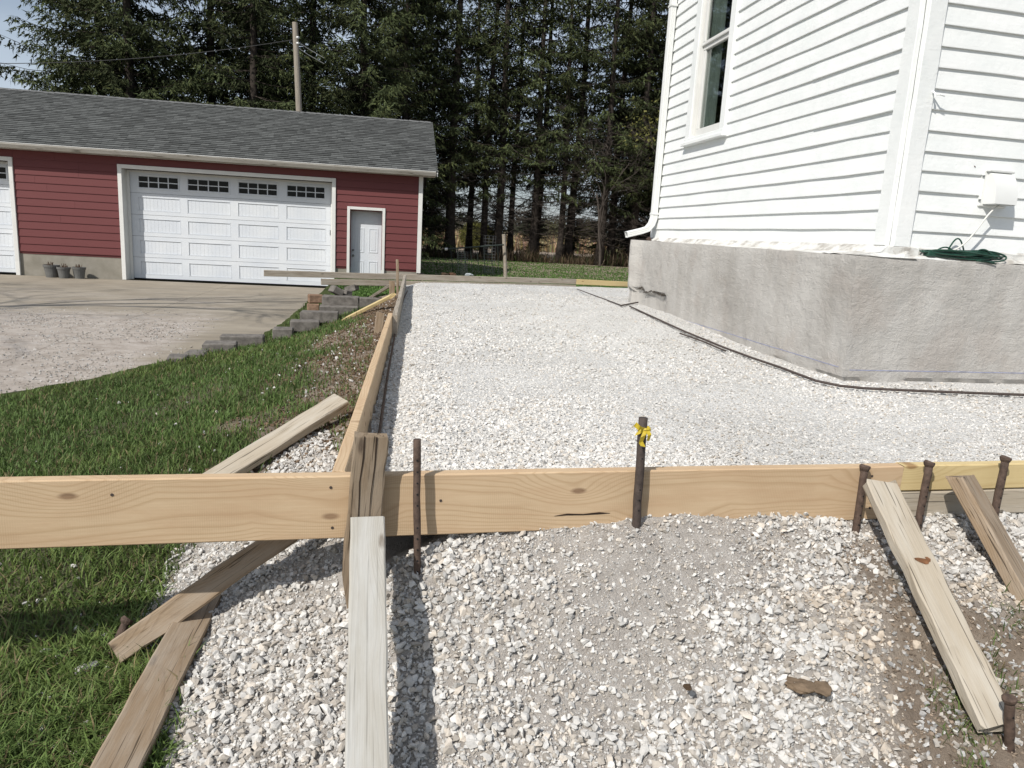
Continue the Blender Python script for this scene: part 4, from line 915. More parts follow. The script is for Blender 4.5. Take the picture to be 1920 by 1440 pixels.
# second, thinner rank behind them
for i, (x, y, v_, s) in enumerate([(-4, 39, 0, 1.0), (2.6, 40, 0, .95), (6.4, 39.5, 3, 1.0), (15.6, 40, 0, 1.0), (18.5, 39, 0, 1.0)]):
    spruce(x, y, v_, .18, s, f'{ordw[i]} spruce from the left in the rear rank, mostly hidden', 'rear rank of spruces')
spruce(-18.5, 41, 1, .16, .50, 'small spruce beside the roof ridge at the left picture edge', 'far small spruces')
# low young evergreens between the trunks
for i, (x, y, s) in enumerate([(4.2, 37.5, .26), (7.3, 37, .20), (9.4, 37.5, .24), (11.2, 36.5, .26), (12.4, 36.0, .25), (14.0, 36.2, .30)]):
    spruce(x, y, 0, .06, s, f'{ordw[i]} low young evergreen from the left behind the spruce trunks', 'young evergreens under the spruces')

def bare_tree(seed, H, r0, levels=5, spread=.55, tips=None):
    r_ = np.random.default_rng(seed); mb = MB(); ends = []
    def grow(p, d, L_, r, lv):
        n = 4; P = [p]; q = p.copy(); dd = d.copy()
        for i in range(n): dd = dd + r_.normal(0, .10, 3) + np.array([0, 0, .03]); dd /= np.linalg.norm(dd); q = q + dd * L_ / n; P.append(q.copy())
        mb.tube(P, list(np.linspace(r, r * .6, n + 1)), 6 if lv < 2 else 3, False)
        if lv >= levels: ends.extend(P[2:]); return
        if lv >= levels - 2: ends.extend(P[3:])
        for i in range(3 if lv < 3 else 3):
            a = r_.random() * 6.283; s_ = np.cross(dd, [math.cos(a), math.sin(a), .3]); s_ /= np.linalg.norm(s_)
            nd = dd * r_.uniform(.6, 1.0) + s_ * spread * r_.uniform(.6, 1.5); nd /= np.linalg.norm(nd)
            grow(P[r_.integers(2, n + 1)], nd, L_ * r_.uniform(.55, .85), r * r_.uniform(.45, .62), lv + 1)
    grow(np.array([0, 0, -.2]), np.array([0, 0, 1.0]), H * .36, r0, 0); return mb, np.array(ends)
def leafy(ends, seed, per, size, c0, c1, spread=.22):
    r_ = np.random.default_rng(seed); n = len(ends) * per; P = np.repeat(ends, per, 0) + r_.normal(0, spread, (n, 3)); d = r_.normal(0, 1, (n, 3)); d /= np.linalg.norm(d, axis=1)[:, None]; s_ = np.cross(d, r_.normal(0, 1, (n, 3))); s_ /= np.linalg.norm(s_, axis=1)[:, None]
    sz = r_.uniform(.5, 1.2, (n, 1)) * size; V = np.stack([P - s_ * sz * .4, P + s_ * sz * .4, P + d * sz], 1).reshape(-1, 3); t = r_.random((n, 1)); C = np.repeat(np.array(c0) * (1 - t) + np.array(c1) * t, 3, 0); return V, C
# budding tree beside the house
mb, en = bare_tree(21, 9.5, .16, 5, .5); o = tag(empty('budding_tree', (12.2, 27.5, -.32)), 'yellow-green budding tree showing just beside the house downspout', 'tree')
mb.build('trunk', M['deadwood'], o); V, C = leafy(en, 3, 5, .13, (.10, .105, .03), (.20, .19, .06), .28); trimesh('crown', V, np.arange(len(V)).reshape(-1, 3), C, M['leaves'], o)
# leafless deciduous tree among the spruces
for i, (x, y, sd_, H, lb) in enumerate([(11.0, 31.6, 31, 9.5, 'leafless grey tree in front of the spruces near the house')]):
    mb, en = bare_tree(sd_, H, .055, 5, .45); o = tag(empty('bare_tree', (x, y, -.32)), lb, 'tree'); mb.build('trunk', M['deadwood'], o)
# far field, far woods, brush: uncountable
n = 9000; x = rng.uniform(-6, 34, n); y = rng.uniform(58, 84, n); c = np.stack([rng.uniform(.26, .42, n), rng.uniform(.20, .31, n), rng.uniform(.11, .18, n)], -1)
tag(blades('field_grass', np.stack([x, y, np.full(n, -.34)], -1), rng.uniform(.9, 1.65, n), rng.uniform(.05, .14, n), np.abs(rng.normal(0, .2, n)), c, M['grass'], .3), 'tall dry tan grass in the field beyond the trees', 'field grass', kind='stuff')
V = []; C = []
for i in range(46):
    cx = rng.uniform(-30, 75); cy = rng.uniform(112, 150); hh = rng.uniform(3, 6); m = 600; u_ = rng.normal(0, 1, (m, 3)); u_ /= np.linalg.norm(u_, axis=1)[:, None]; rr = rng.random((m, 1)) ** .4
    P = np.array([cx, cy, hh * .52 - .4]) + u_ * rr * np.array([3.6, 3.6, hh * .5]); d = rng.normal(0, 1, (m, 3)) + np.array([0, 0, .6]); d /= np.linalg.norm(d, axis=1)[:, None]; s_ = np.cross(d, [0.3, 1, .1]); l = rng.uniform(.5, 1.1, (m, 1))
    V.append(np.stack([P - s_ * .12, P + s_ * .12, P + d * l], 1)); base = np.array([(.085, .075, .06), (.05, .055, .035), (.10, .095, .05)][i % 3]); C.append(np.repeat((base * rng.uniform(.7, 1.3, (m, 1)))[:, None], 3, 1))
V = np.concatenate(V).reshape(-1, 3); tag(trimesh('far_woods', V, np.arange(len(V)).reshape(-1, 3), np.concatenate(C).reshape(-1, 3), M['leaves']), 'hazy grey-brown woods far beyond the field', 'woods', kind='stuff')
m = 2600; u_ = rng.normal(0, 1, (m, 3)); u_ /= np.linalg.norm(u_, axis=1)[:, None]; P = np.array([0, 0, 1.0]) + u_ * rng.random((m, 1)) ** .4 * np.array([1.25, 1.25, 1.05]); d = rng.normal(0, 1, (m, 3)) + np.array([0, 0, .8]); d /= np.linalg.norm(d, axis=1)[:, None]; s_ = np.cross(d, [0.3, 1, .1])
o = tag(empty('willow_shrub', (8.9, 52, -.36)), 'rounded yellow-green shrub by the dry field', 'shrub')
trimesh('foliage', np.stack([P - s_ * .03, P + s_ * .03, P + d * .3], 1).reshape(-1, 3), np.arange(m * 3).reshape(-1, 3), np.repeat(np.array([.11, .11, .03]) * rng.uniform(.6, 1.3, (m, 1)), 3, 0), M['leaves'], o)
n = 5200; x = rng.uniform(2.5, 18, n); y = 32.9 + np.abs(rng.normal(0, 1.3, n)); g = rng.uniform(.5, 1.2, n); c = np.stack([.13 * g, .095 * g, .06 * g], -1); gsel = rng.random(n) < .25; c[gsel] = np.stack([.05 * g, .065 * g, .02 * g], -1)[gsel]
hgt = rng.uniform(.2, .75, n) * (0.5 + vnoise(x, y * 0, .6)); tag(blades('brush', np.stack([x, y, hz(x, y)], -1), hgt, rng.uniform(.015, .045, n), np.abs(rng.normal(0, .6, n)), c, M['grass'], .5), 'brown brush and leaf litter at the feet of the spruces', 'brush', kind='stuff')

# ------------------------------------------------------------------ utility pole, wire, trellis yard clutter
pb = np.array([-1.30, 26.0, -0.45]); ptp = ony(553, 42, 26.0)
o = tag(empty('utility_pole', tuple(pb)), 'grey wooden utility pole standing behind the garage roof', 'utility pole')
L_ = np.linalg.norm(ptp - pb); Mx = frame((0, 0, 0), ptp - pb, (0, -1, 0))
MB().tube([(0, 0, 0), (L_ * .5, .01, 0), (L_, 0, 0)], [.115, .10, .085], 12).build('pole', M['pole'], o, Mx)
mb = MB(); tz = ptp - pb
for dz_, l in ((-.45, .10), (-.62, .10)): mb.tube([tz + (0.05, -.05, dz_), tz + (.12, -.10, dz_)], .035, 8)
mb.build('insulators', M['vinyl'], o)
mb = MB()
for k_ in range(2):
    a = tz + np.array([.05, -.05, -.55 - k_ * .18]); mb.tube([a, a + (.35, .5, -.10), a + (.8, 1.5, -.12)], .012, 5)
mb.build('service_wire', M['cable'], o)
a = ony(553, 74, 26.0); b = ony(0, 119, 26.8); d_ = b - a; pts = [a + d_ * t + np.array([0, 0, -.5 * 4 * t * (1 - t) * .35]) for t in np.linspace(0, 1.15, 24)]
tag(MB().tube(pts, .011, 5).build('overhead_wire', M['wire']), 'thin overhead wire running left from the pole across the spruces', 'wire')
gz = h1(3.3, 19.5); M['iron'] = mat_plain('green_iron', (.025, .035, .03), .5, .2, 20)
o = tag(empty('trellis_frame', (3.3, 19.5, gz)), 'dark metal rail with slanting rods on the back lawn', 'trellis')
def wpt(px, py, Y=19.5): return ony(px, py, Y) - np.array([3.3, 19.5, gz])
MB().tube([wpt(836, 467), wpt(945, 459)], .022, 6).build('top_rail', M['iron'], o)
MB().tube([wpt(834, 467.3), wpt(839, 466.8)], .032, 8).build('rail_end', M['vinyl'], o)
for xt, xb in ((845, 849), (857, 860.5), (870, 874), (882, 886), (894, 898), (907, 910), (921, 924), (933, 935)):
    yt = 467 - (xt - 836) * .073; MB().tube([wpt(xt, yt), wpt(xb, 511)], .008, 5).build('rod', M['iron'], o)
def cage(px, py0, py1, Y, r, label):
    p = ony(px, py1, Y); p[2] = h1(p[0], p[1]); top = ony(px, py0, Y)[2]; o = tag(empty('plant_cage', tuple(p)), label, 'plant cage'); mb = MB(); Hh = top - p[2]
    for i in range(13): mb.tube([(r * math.cos(t), r * math.sin(t), Hh * (i + 1) / 13.) for t in np.linspace(0, 6.283, 14)], .0022, 4, False)
    mb.build('ring_wires', M['metal'], o); mb = MB()
    for i in range(9): t = i * .698; mb.tube([(r * math.cos(t), r * math.sin(t), 0), (r * math.cos(t + .2), r * math.sin(t + .2), Hh)], .0022, 4)
    mb.build('upright_wires', M['metal'], o)
cage(866, 472, 511, 19.8, .15, 'shorter wire plant cage behind the slanting rods, nearer the garage'); cage(916, 442, 507, 20.6, .17, 'taller wire plant cage behind the slanting rods, nearer the post')
p = ony(949, 508, 19.7); p[2] = h1(p[0], p[1]); tp_ = ony(944.5, 439, 19.7)
o = tag(empty('fence_post', tuple(p)), 'grey wooden post standing on the back lawn at the rail end', 'post'); MB().tube([(0, 0, -.1), tuple((tp_ - p) * .5), tuple(tp_ - p)], [.055, .05, .05], 9).build('shaft', M['grey'], o)
def lump(name, label, cat, p, s, col, mat='soilcrumb', seed=0, group=None, sub=2):
    r_ = np.random.default_rng(seed); V, T = _ico()
    for _ in range(sub):
        nv = list(map(tuple, V)); cache = {}; NT = []
        def mid(a, b):
            k_ = (min(a, b), max(a, b))
            if k_ not in cache: m_ = (np.array(nv[a]) + np.array(nv[b])); m_ /= np.linalg.norm(m_); nv.append(tuple(m_)); cache[k_] = len(nv) - 1
            return cache[k_]
        for a, b, c_ in T: ab, bc, ca = mid(a, b), mid(b, c_), mid(c_, a); NT += [(a, ab, ca), (b, bc, ab), (c_, ca, bc), (ab, bc, ca)]
        V = np.array(nv); T = np.array(NT)
    for _k in range(9):
        nrm = r_.normal(0, 1, 3); nrm /= np.linalg.norm(nrm); dd = V @ nrm; V = V - np.outer(np.maximum(dd - r_.uniform(.55, .8), 0), nrm)
    V = V * np.array(s) * (1 + .06 * r_.normal(0, 1, (len(V), 1)))
    c_ = np.array(col) * r_.uniform(.85, 1.15, (len(V), 1)); return tag(trimesh(name, V, T, c_, M[mat], None, Matrix.Translation(tuple(p)) @ Matrix.Rotation(r_.random() * 6.28, 4, 'Z')), label, cat, group)
for i, (px, py, s, c_, lb) in enumerate([(836, 507, (.20, .12, .09), (.07, .05, .035), 'dark wood chunk lying beside the garage corner'), (848, 510, (.12, .10, .08), (.10, .06, .04), 'brown wood chunk lying below the slanting rods')]):
    p = ony(px, py, 18.9); p[2] = h1(p[0], p[1]) + s[2] * .6; lump('wood_chunk', lb, 'wood chunk', p, s, c_, seed=i)
p = ony(879, 509, 19.1); p[2] = h1(p[0], p[1]) + .05; lump('plastic_bag', 'crumpled pale plastic bag on the grass under the rods', 'bag', p, (.16, .1, .06), (.40, .44, .46), 'stone', 5)
# ------------------------------------------------------------------ form lumber
def plank(name, label, p0, p1, normal, w_, t_, mat, cat='plank', group=None, jit=.0012, seg=.12, round_=.004, point=None, ends=.004):
    p0 = np.array(p0, float); p1 = np.array(p1, float); Ld = np.linalg.norm(p1 - p0); n = max(6, int(Ld / seg)); Mx = frame(p0, p1 - p0, normal); V = []; Fc = []
    a, b, c = w_ / 2, t_ / 2, round_; prof = [(-a + c, -b), (a - c, -b), (a, -b + c), (a, b - c), (a - c, b), (-a + c, b), (-a, b - c), (-a, -b + c)]
    wob = [random.gauss(0, jit) for _ in range(n)]
    for i in range(n):
        x = Ld * i / (n - 1); sc = 1.0
        if point and x > Ld - point: sc = max(.18, (Ld - x) / point)
        for k_, (y, z_) in enumerate(prof):
            ex_ = random.gauss(0, ends) if i in (0, n - 1) else 0
            V.append((x + ex_, y * sc + wob[i] + random.gauss(0, jit * .6), z_ + random.gauss(0, jit * .5)))
    for i in range(n - 1):
        for k_ in range(8): q = i * 8; Fc.append((q + k_, q + (k_ + 1) % 8, q + 8 + (k_ + 1) % 8, q + 8 + k_))
    Fc.append(tuple(range(8))[::-1]); Fc.append(tuple((n - 1) * 8 + k_ for k_ in range(8)))
    o = mesh(name, V, Fc, M[mat], None, Mx); return tag(o, label, cat, group)
TOP = 0.13; LUM = {}
# front forms
LUM['board'] = plank('form_board', 'long fresh-cut form board across the foreground', (-1.75, 2.009, TOP - .092), (1.792, 2.009, TOP - .092), (0, -1, 0), .184, .038, 'new', jit=.0006, seg=.25)
plank('form_board', 'yellow two-by-four stacked on a weathered board at the right', (1.795, 2.010, TOP - .0425), (4.4, 2.010, TOP - .0425), (0, -1, 0), .089, .038, 'yellow', jit=.0006, seg=.25)
plank('form_board', 'weathered two-by-four under the yellow board at the right', (1.797, 2.010, TOP - .135), (4.4, 2.010, TOP - .135), (0, -1, 0), .089, .038, 'pale', jit=.001, seg=.2)
# long left forms
nl = np.array([1.0, -0.0915, 0])
plank('form_board', 'fresh form board running from the corner post toward the garage', (float(xL(2.03)), 2.03, TOP - .092), (float(xL(6.1)), 6.1, TOP - .092), nl, .184, .038, 'new', jit=.0008, seg=.25)
plank('form_board', 'grey weathered form board continuing the left side to the far corner', (float(xL(5.95)) + .040, 5.95, TOP - .086), (float(xL(11.42)) + .03, 11.42, TOP - .086), nl, .184, .038, 'grey', jit=.002, seg=.25)
# rear forms
rd_ = np.array([*(REAR1 - REAR0), 0.0]); rd_ /= np.linalg.norm(rd_); rn = np.array([rd_[1], -rd_[0], 0])
def rp(x, z_, off=0.0): return np.array([x, float(yrear(x)), z_]) - rn * off
plank('form_board', 'long grey rear board jutting out before the wide garage door', rp(-1.153, TOP - .045), rp(3.915, TOP - .047), rn, .089, .038, 'grey', jit=.002, seg=.3)
plank('form_board', 'grey lower rear board under the long one, ending by the block wall', rp(-.36, TOP - .15, .004), rp(3.915, TOP - .142, .004), rn, .089, .038, 'grey', jit=.002, seg=.3)
plank('form_board', 'short yellow rear board between grey board and house foundation', rp(3.92, TOP - .050), rp(5.4, TOP - .075), rn, .09, .038, 'yellow', jit=.001, seg=.3)
# front post and braces
LUM['post'] = plank('wood_post', 'split weathered wooden post at the front corner', (.071, 1.966, .252), (.026, 1.958, -.36), (0, -1, .03), .092, .037, 'post', 'post', jit=.0016, seg=.04, point=.22, ends=.006)
B0 = np.array([.064, 1.902, .032]); B1 = np.array([.052, 1.346, -.285]); bd = (B1 - B0) / np.linalg.norm(B1 - B0)
plank('brace', 'cement-grey brace leaning from the corner post toward the viewer', B0, B1 + bd * .16, (0, -.5, .85), .089, .038, 'cement', 'brace', jit=.001, seg=.06, ends=.002)
A0 = ony(1646, 905, 1.905); A1 = onz(1868, 1362, -.355)
LUM['bleached'] = plank('brace', 'sun-bleached brace with a rusty stain leaning on the right', A0, A1, (-.1, -.5, .85), .098, .036, 'pale', 'brace', jit=.002, seg=.06, ends=.008)
C0 = ony(1800, 893, 1.925); C1 = np.array([2.02, 1.66, -.19]); cdv = (C1 - C0) / np.linalg.norm(C1 - C0)
plank('brace', 'brown-grey knotty brace cut by the right picture edge', C0, C0 + cdv * .85, (.35, -.5, .8), .112, .045, 'brown', 'brace', jit=.0015, seg=.06, ends=.012)
F0 = onz(222, 1240, -.455); F1 = ony(505, 1028, 2.22); fd = (F1 - F0) / np.linalg.norm(F1 - F0)
plank('brace', 'weathered brace under the front board with its foot on the grass', F0 + np.array([0, 0, .03]), F1 + fd * .30, (.35, -.75, .55), .072, .042, 'brown', 'brace', jit=.002, seg=.06, ends=.010)
G0 = np.array([-.425, 2.30, h1(-.425, 2.30) + .012]); G1 = np.array([-.505, 1.52, h1(-.5, 1.55) + .05])
plank('brace', 'brown two-by-four lying on the slope in the lower left', G0, G1 + (G1 - G0) * .12, (.22, -.25, .95), .100, .07, 'brown', 'brace', jit=.0008, seg=.06, ends=.006)
D0 = onz(640, 752, .045); D1 = onz(412, 893, -.16)
plank('brace', 'pale brace from the left form board down to the lawn', D0, D1 + (D1 - D0) * .25, (-.3, -.62, .72), .089, .040, 'pale', 'brace', jit=.0015, seg=.08, ends=.006)
# small marks on the near lumber: splits, nail heads, a rust stain
M['split'] = mat_plain('dark_split', (0.030, 0.018, 0.012), .95, .3, 40); M['ruststain'] = mat_plain('rust_stain', (0.16, 0.075, 0.035), .9, .5, 60)
def mark(host, name, pts, wds, z0, mat):
    V = []; Fc = []
    for (x_, y_), wd in zip(pts, wds): V += [(x_, y_ - wd / 2, z0), (x_, y_ + wd / 2, z0)]
    for i in range(len(pts) - 1): Fc.append((2 * i, 2 * i + 2, 2 * i + 3, 2 * i + 1))
    return mesh(name, V, Fc, M[mat], host)
FB, PO, RB = LUM['board'], LUM['post'], LUM['bleached']
mark(PO, 'split', [(.0, -.018), (.06, -.016), (.13, -.020), (.22, -.015), (.30, -.017)], [.0025, .004, .003, .0025, .001], .0204, 'split')
mark(PO, 'split', [(.0, .014), (.08, .016), (.16, .013), (.25, .015)], [.0045, .003, .0025, .001], .0205, 'split')
mark(RB, 'rust_stain', [(.262, -.010), (.268, .002), (.276, .010), (.284, .014)], [.012, .034, .030, .010], .0200, 'ruststain')
mark(RB, 'rust_stain', [(.262, .022), (.270, .026), (.278, .026)], [.008, .014, .004], .0200, 'ruststain')
for x_, y_ in ((1.715, .058), (1.165, .050), (1.72, -.06), (2.02, .012), (3.43, .06), (3.44, -.05)): MB().tube([(x_, y_, .0188), (x_, y_, .0202)], .0042, 8).build('nail_head', M['darkrust'], FB)
mark(FB, 'bark_split', [(2.36, -.045), (2.40, -.041), (2.45, -.043), (2.50, -.040), (2.535, -.041)], [.001, .006, .004, .007, .001], .0200, 'split')
# far left braces and stakes
plank('brace', 'yellow-pale brace propping the far left form above the blocks', onz(736, 554, .055), onz(646, 599, -.40), (-.2, -.55, .8), .089, .038, 'yellow', 'brace', jit=.001, seg=.15)
plank('brace', 'grey brace near the far corner behind the yellow-pale one', onz(737, 532, .075), onz(689, 562, -.30), (-.2, -.55, .8), .089, .038, 'grey', 'brace', jit=.001, seg=.15)
p = ony(735, 527, 10.0); plank('wood_stake', 'short brown wooden stake beside the far left form', (p[0], 10.0, p[2]), (p[0] + .01, 10.0, -.35), (0, -1, 0), .075, .035, 'brown', 'stake', seg=.05, point=.15)
p = ony(713, 590, 6.45); plank('wood_stake', 'reddish wooden stake where the two left forms overlap', (p[0], 6.4, p[2] + .02), (p[0] - .04, 6.36, -.30), (0, -1, 0), .07, .035, 'brown', 'stake', seg=.05, point=.12)
p = ony(745, 487, 11.35); plank('wood_stake', 'tall dark stake at the far left corner of the forms', (p[0], 11.35, p[2]), (p[0] + .02, 11.35, -.25), (0, -1, 0), .040, .036, 'brown', 'stake', seg=.08, point=.12)

# ------------------------------------------------------------------ steel pins
def pin(name, label, a, b, r, mat, head=True, group='steel pins'):
    a = np.array(a, float); b = np.array(b, float); d = a - b; Ld = np.linalg.norm(d); Mx = frame(b, d, (0, -1, 0)); o = tag(empty(name, M=Mx), label, 'steel pin', group)
    n = 10; MB().tube([(Ld * i / (n - 1), random.gauss(0, .0006), random.gauss(0, .0006)) for i in range(n)], [r * (1 + random.gauss(0, .03)) for _ in range(n)], 12).build('shaft', M[mat], o, smooth=True)
    if head: MB().tube([(Ld - .012, 0, 0), (Ld - .004, 0, 0), (Ld + .003, .001, 0), (Ld + .006, 0, 0)], [r * 1.05, r * 1.42, r * 1.45, r * 1.1], 12).build('mushroomed_head', M[mat], o)
    mb = MB()
    for x_ in np.arange(.05, Ld - .04, .032): mb.tube([(x_, .0, r * .80), (x_, 0, r * 1.02)], .0028, 6)
    mb.build('nail_holes', M['dark'], o); return o
pin('steel_pin', 'thin rusty pin standing just right of the corner post', (.194, 1.958, .241), (.207, 1.932, -.25), .0105, 'rust', False)
pin('steel_pin', 'dark pin with a yellow ribbon tied to its top', (.856, 1.972, .299), (.862, 1.955, -.16), .0130, 'darkrust', False)
pin('steel_pin', 'rusty pin behind the top of the sun-bleached brace', (1.634, 1.972, .136), (1.622, 1.955, -.20), .0118, 'rust')
pin('steel_pin', 'pitted grey pin between the two right braces', (1.862, 1.958, .150), (1.835, 1.935, -.20), .0122, 'rust')
pin('steel_pin', 'rusty mushroom-headed pin nearest the right picture edge', (2.162, 1.960, .162), (2.130, 1.935, -.18), .0126, 'rust')
p = onz(1903, 1400, -.40); q_ = ony(1893, 1310, p[1] + .0); pin('steel_pin', 'short rusty pin at the foot of the sun-bleached brace', q_, p - np.array([0, 0, .08]), .0120, 'rust')
p = onz(207, 1232, -.47); q_ = p + np.array([.035, .055, .085]); pin('steel_pin', 'short leaning rusty pin in the grass at the brown brace foot', q_, p - (q_ - p) * .4, .0130, 'rust')
# ribbon
o = tag(empty('ribbon', (.857, 1.960, .268)), 'yellow flagging ribbon tied round the dark pin', 'ribbon')
mb = MB(); mb.tube([(.0155 * math.cos(t), .0155 * math.sin(t), .002 * math.sin(3 * t)) for t in np.linspace(0, 6.283, 16)], .0055, 6, False); mb.build('knot_loop', M['ribbon'], o)
def strip(name, P, wd):
    V = []; Fc = []
    for i, (p, s_) in enumerate(P): V += [np.array(p) - np.array(s_) * wd / 2, np.array(p) + np.array(s_) * wd / 2]
    for i in range(len(P) - 1): Fc.append((2 * i, 2 * i + 1, 2 * i + 3, 2 * i + 2))
    so_ = mesh(name, V, Fc, M['ribbon'], o); md = so_.modifiers.new('thick', 'SOLIDIFY'); md.thickness = .0006
strip('tail', [((-.008, -.014, 0), (0, 0, 1)), ((-.025, -.022, .008), (.3, .2, 1)), ((-.038, -.020, .020), (.6, 0, .8)), ((-.045, -.024, .012), (.7, .3, .6))], .014)
strip('tail', [((-.004, -.016, 0), (1, 0, .2)), ((-.012, -.026, -.015), (1, 0, .5)), ((-.016, -.022, -.034), (.9, .3, .2)), ((-.010, -.026, -.046), (1, 0, -.2))], .016)
strip('tail', [((.002, -.016, .002), (1, 0, .2)), ((.008, -.026, -.012), (1, .2, .3)), ((.006, -.022, -.030), (.8, .3, -.2))], .012)
strip('tail', [((-.006, -.015, .003), (0, 0, 1)), ((-.022, -.028, .000), (.2, .2, 1)), ((-.036, -.024, -.010), (.5, 0, .8))], .013)

# ------------------------------------------------------------------ rebar and cords
def rebar(label, pts, r=.0062, mat='darkrust'):
    return tag(MB().tube(pts, r, 7).build('rebar', M[mat]), label, 'rebar', 'rebar on the gravel')
def gp(px, py, dz_=.022):
    p = onz(px, py, 0)
    for _ in range(8): p = onz(px, py, float(patio_z(p[0], p[1])) + dz_)
    return p
rebar('long dark bar curving round the house foundation', [gp(1181, 574.5), gp(1230, 597), gp(1284, 621.6), gp(1356, 651), gp(1410, 671), gp(1463, 689), gp(1500, 703), gp(1530, 714), gp(1575, 723.5), gp(1620, 728), gp(1700, 732), gp(1800, 736), gp(1960, 742)], .0085)
rebar('short second bar doubled beside the curving one', [gp(1275, 625), gp(1320, 641), gp(1360, 658)], .007)
rebar('thin bar running from the rear board to the foundation', [gp(1082, 542), gp(1120, 556), gp(1166, 573)], .007)
rebar('short bar end by the far foundation corner', [gp(1164, 573), gp(1196, 567)], .009)
rebar('rusty bar lying in the trough along the left form board', [gp(708, 840), gp(717, 770), gp(729, 690), gp(740, 630), gp(748, 590), gp(757, 560), gp(764, 545)], .0068, 'rust')
# green cord bundle
mb = MB(); cc = np.array([3.905, 4.142, .818])
for i in range(13):
    a = random.uniform(.20, .30); b = random.uniform(.018, .042); ph = random.uniform(-.25, .25); off = np.array([random.gauss(0, .02), random.gauss(0, .010), .006 + i * .0028]); P = []
    for t in np.linspace(0, 6.283, 40): P.append(cc + off + np.array([a * math.cos(t) * math.cos(ph * .2), b * math.sin(t) + a * math.cos(t) * ph * .06, .010 * math.sin(2 * t + i) + .006 * math.sin(t + i)]))
    mb.tube(P, .0052, 6, False)
cord = tag(mb.build('extension_cord', M['green'], smooth=True), 'bundled dark green extension cord lying on the foundation ledge', 'cord')
mb = MB()
for x0, x1, h_, y0 in ((-.10, .02, .105, .02), (-.22, -.06, .045, .0), (.06, .22, .045, -.01)):
    mb.tube([cc + (x0 + (x1 - x0) * t, y0 - .03 * t, .02 + h_ * math.sin(math.pi * t)) for t in np.linspace(0, 1, 18)], .0052, 6)
mb.tube([cc + (.15 + .17 * math.sin(t), -.035 + .02 * math.cos(t), .022 + .035 * math.cos(t)) for t in np.linspace(-.6, 3.6, 26)], .0052, 6)
mb.tube([cc + (.10 + .12 * math.sin(t), -.055 - .01 * math.sin(t), -.005 - .018 * math.sin(t)) for t in np.linspace(0, 3.1, 20)], .0052, 6)
mb.build('loose_loops', M['green'], cord)
for i in range(2): boxo('plug_end', tuple(cc + (-.275 + .01 * i, -.03 + .03 * i, .0)), tuple(cc + (-.215 + .01 * i, -.005 + .03 * i, .028)), M['green'], cord, .006)
p0_ = np.array([4.115, 4.12, 1.168]); pts = [p0_ + (np.array([3.74, 4.135, .85]) - p0_) * t + np.array([.05 * math.sin(math.pi * t) * .4, -.02 * math.sin(math.pi * t), .035 * math.sin(6.283 * t) - .02 * math.sin(math.pi * t)]) for t in np.linspace(0, 1, 26)]
tag(MB().tube(pts, .0058, 7).build('white_cable', M['cable'], smooth=True), 'white cable hanging from the vent hood to the green cord', 'cable')

# ------------------------------------------------------------------ retaining blocks along the driveway edge
def rblock(px0, px1, py0, Y, label, h=.15, dp=.26, mat='block', rot=0.0, name='retaining_block', cat='block', group='stepped retaining blocks', tilt=0.0):
    a = ony(px0, py0, Y); b = ony(px1, py0, Y); wd = b[0] - a[0]; c_ = (a + b) / 2; r_ = random.Random(int(px0 * 7))
    mb = MB().box((-wd / 2, 0, -h), (wd / 2, dp, 0), .012); V = [(x + r_.gauss(0, .003), y + r_.gauss(0, .003), z_ + r_.gauss(0, .003)) for x, y, z_ in mb.V]
    return tag(mesh(name, V, mb.F, M[mat], None, Matrix.Translation((c_[0], Y, c_[2])) @ Matrix.Rotation(rot, 4, 'Z') @ Matrix.Rotation(tilt, 4, 'Y')), label, cat, group)
bl = [(603.5, 673, 556, 11.0, 'upper-course grey block left of the yellow-pale brace'), (674, 719, 559.5, 11.0, 'upper-course grey block behind the yellow-pale brace'), (599, 672, 575, 10.85, 'second-course grey block directly below the upper course'), (562, 634, 586, 10.45, 'third grey block from the top of the stepped row'),
      (544, 599, 602.5, 10.15, 'fourth grey block from the top of the stepped row'), (510, 549, 617, 9.85, 'fifth grey block from the top, half sunk in grass'), (412, 494, 631, 9.25, 'long grey block low in the stepped row by the gravel'), (378, 441, 645, 8.75, 'next-to-lowest visible grey block in the stepped row'), (343, 384, 662, 8.40, 'small sunken grey block near the lower end of the row'), (311, 345, 670, 8.15, 'lowest grey block where the row meets the driveway gravel')]
for i, (a, b, y0, Yd, lb) in enumerate(bl): rblock(a, b, y0, Yd, lb, rot=(-.05, .03, .02, -.03, .04, 0, .05, .03, -.04, .05)[i])
# hidden courses that carry the upper ones
rblock(606, 670, 592, 11.02, 'grey block under the second course, mostly behind the third', h=.15)
rblock(674, 720, 580.5, 11.02, 'grey block under the upper course behind the brace foot', h=.15)
rblock(579, 608, 552.5, 11.45, 'upper brown brick at the left end of the block wall', .13, .12, 'brick', .25, 'brick', 'brick', 'brown bricks'); rblock(576, 599, 570, 11.40, 'lower brown brick at the left end of the block wall', .15, .12, 'brick', .1, 'brick', 'brick', 'brown bricks')
rblock(577, 600, 586, 11.42, 'brown brick base under the other two by the driveway', .20, .12, 'brick', .1, 'brick', 'brick', 'brown bricks')
rblock(627, 649, 541, 11.2, 'tilted broken block piece on top of the wall', .10, .18, 'block', .4, 'broken_block', 'block', 'broken blocks', .5); rblock(643, 665, 536, 11.5, 'broken block wedge under the rear boards', .09, .2, 'block', -.3, 'broken_block', 'block', 'broken blocks', -.3)
rblock(648, 664, 545, 11.35, 'small grey stone lump beside the tilted block piece', .09, .12, 'block', .7, 'broken_block', 'block', 'broken blocks', .2)

mb, en = bare_tree(77, 13.0, .20, 6, .55); o = tag(empty('yard_tree', (-9.8, 8.6, -.75)), 'leafless yard tree left of the picture, shading the driveway', 'tree')
mb.build('trunk', M['deadwood'], o)
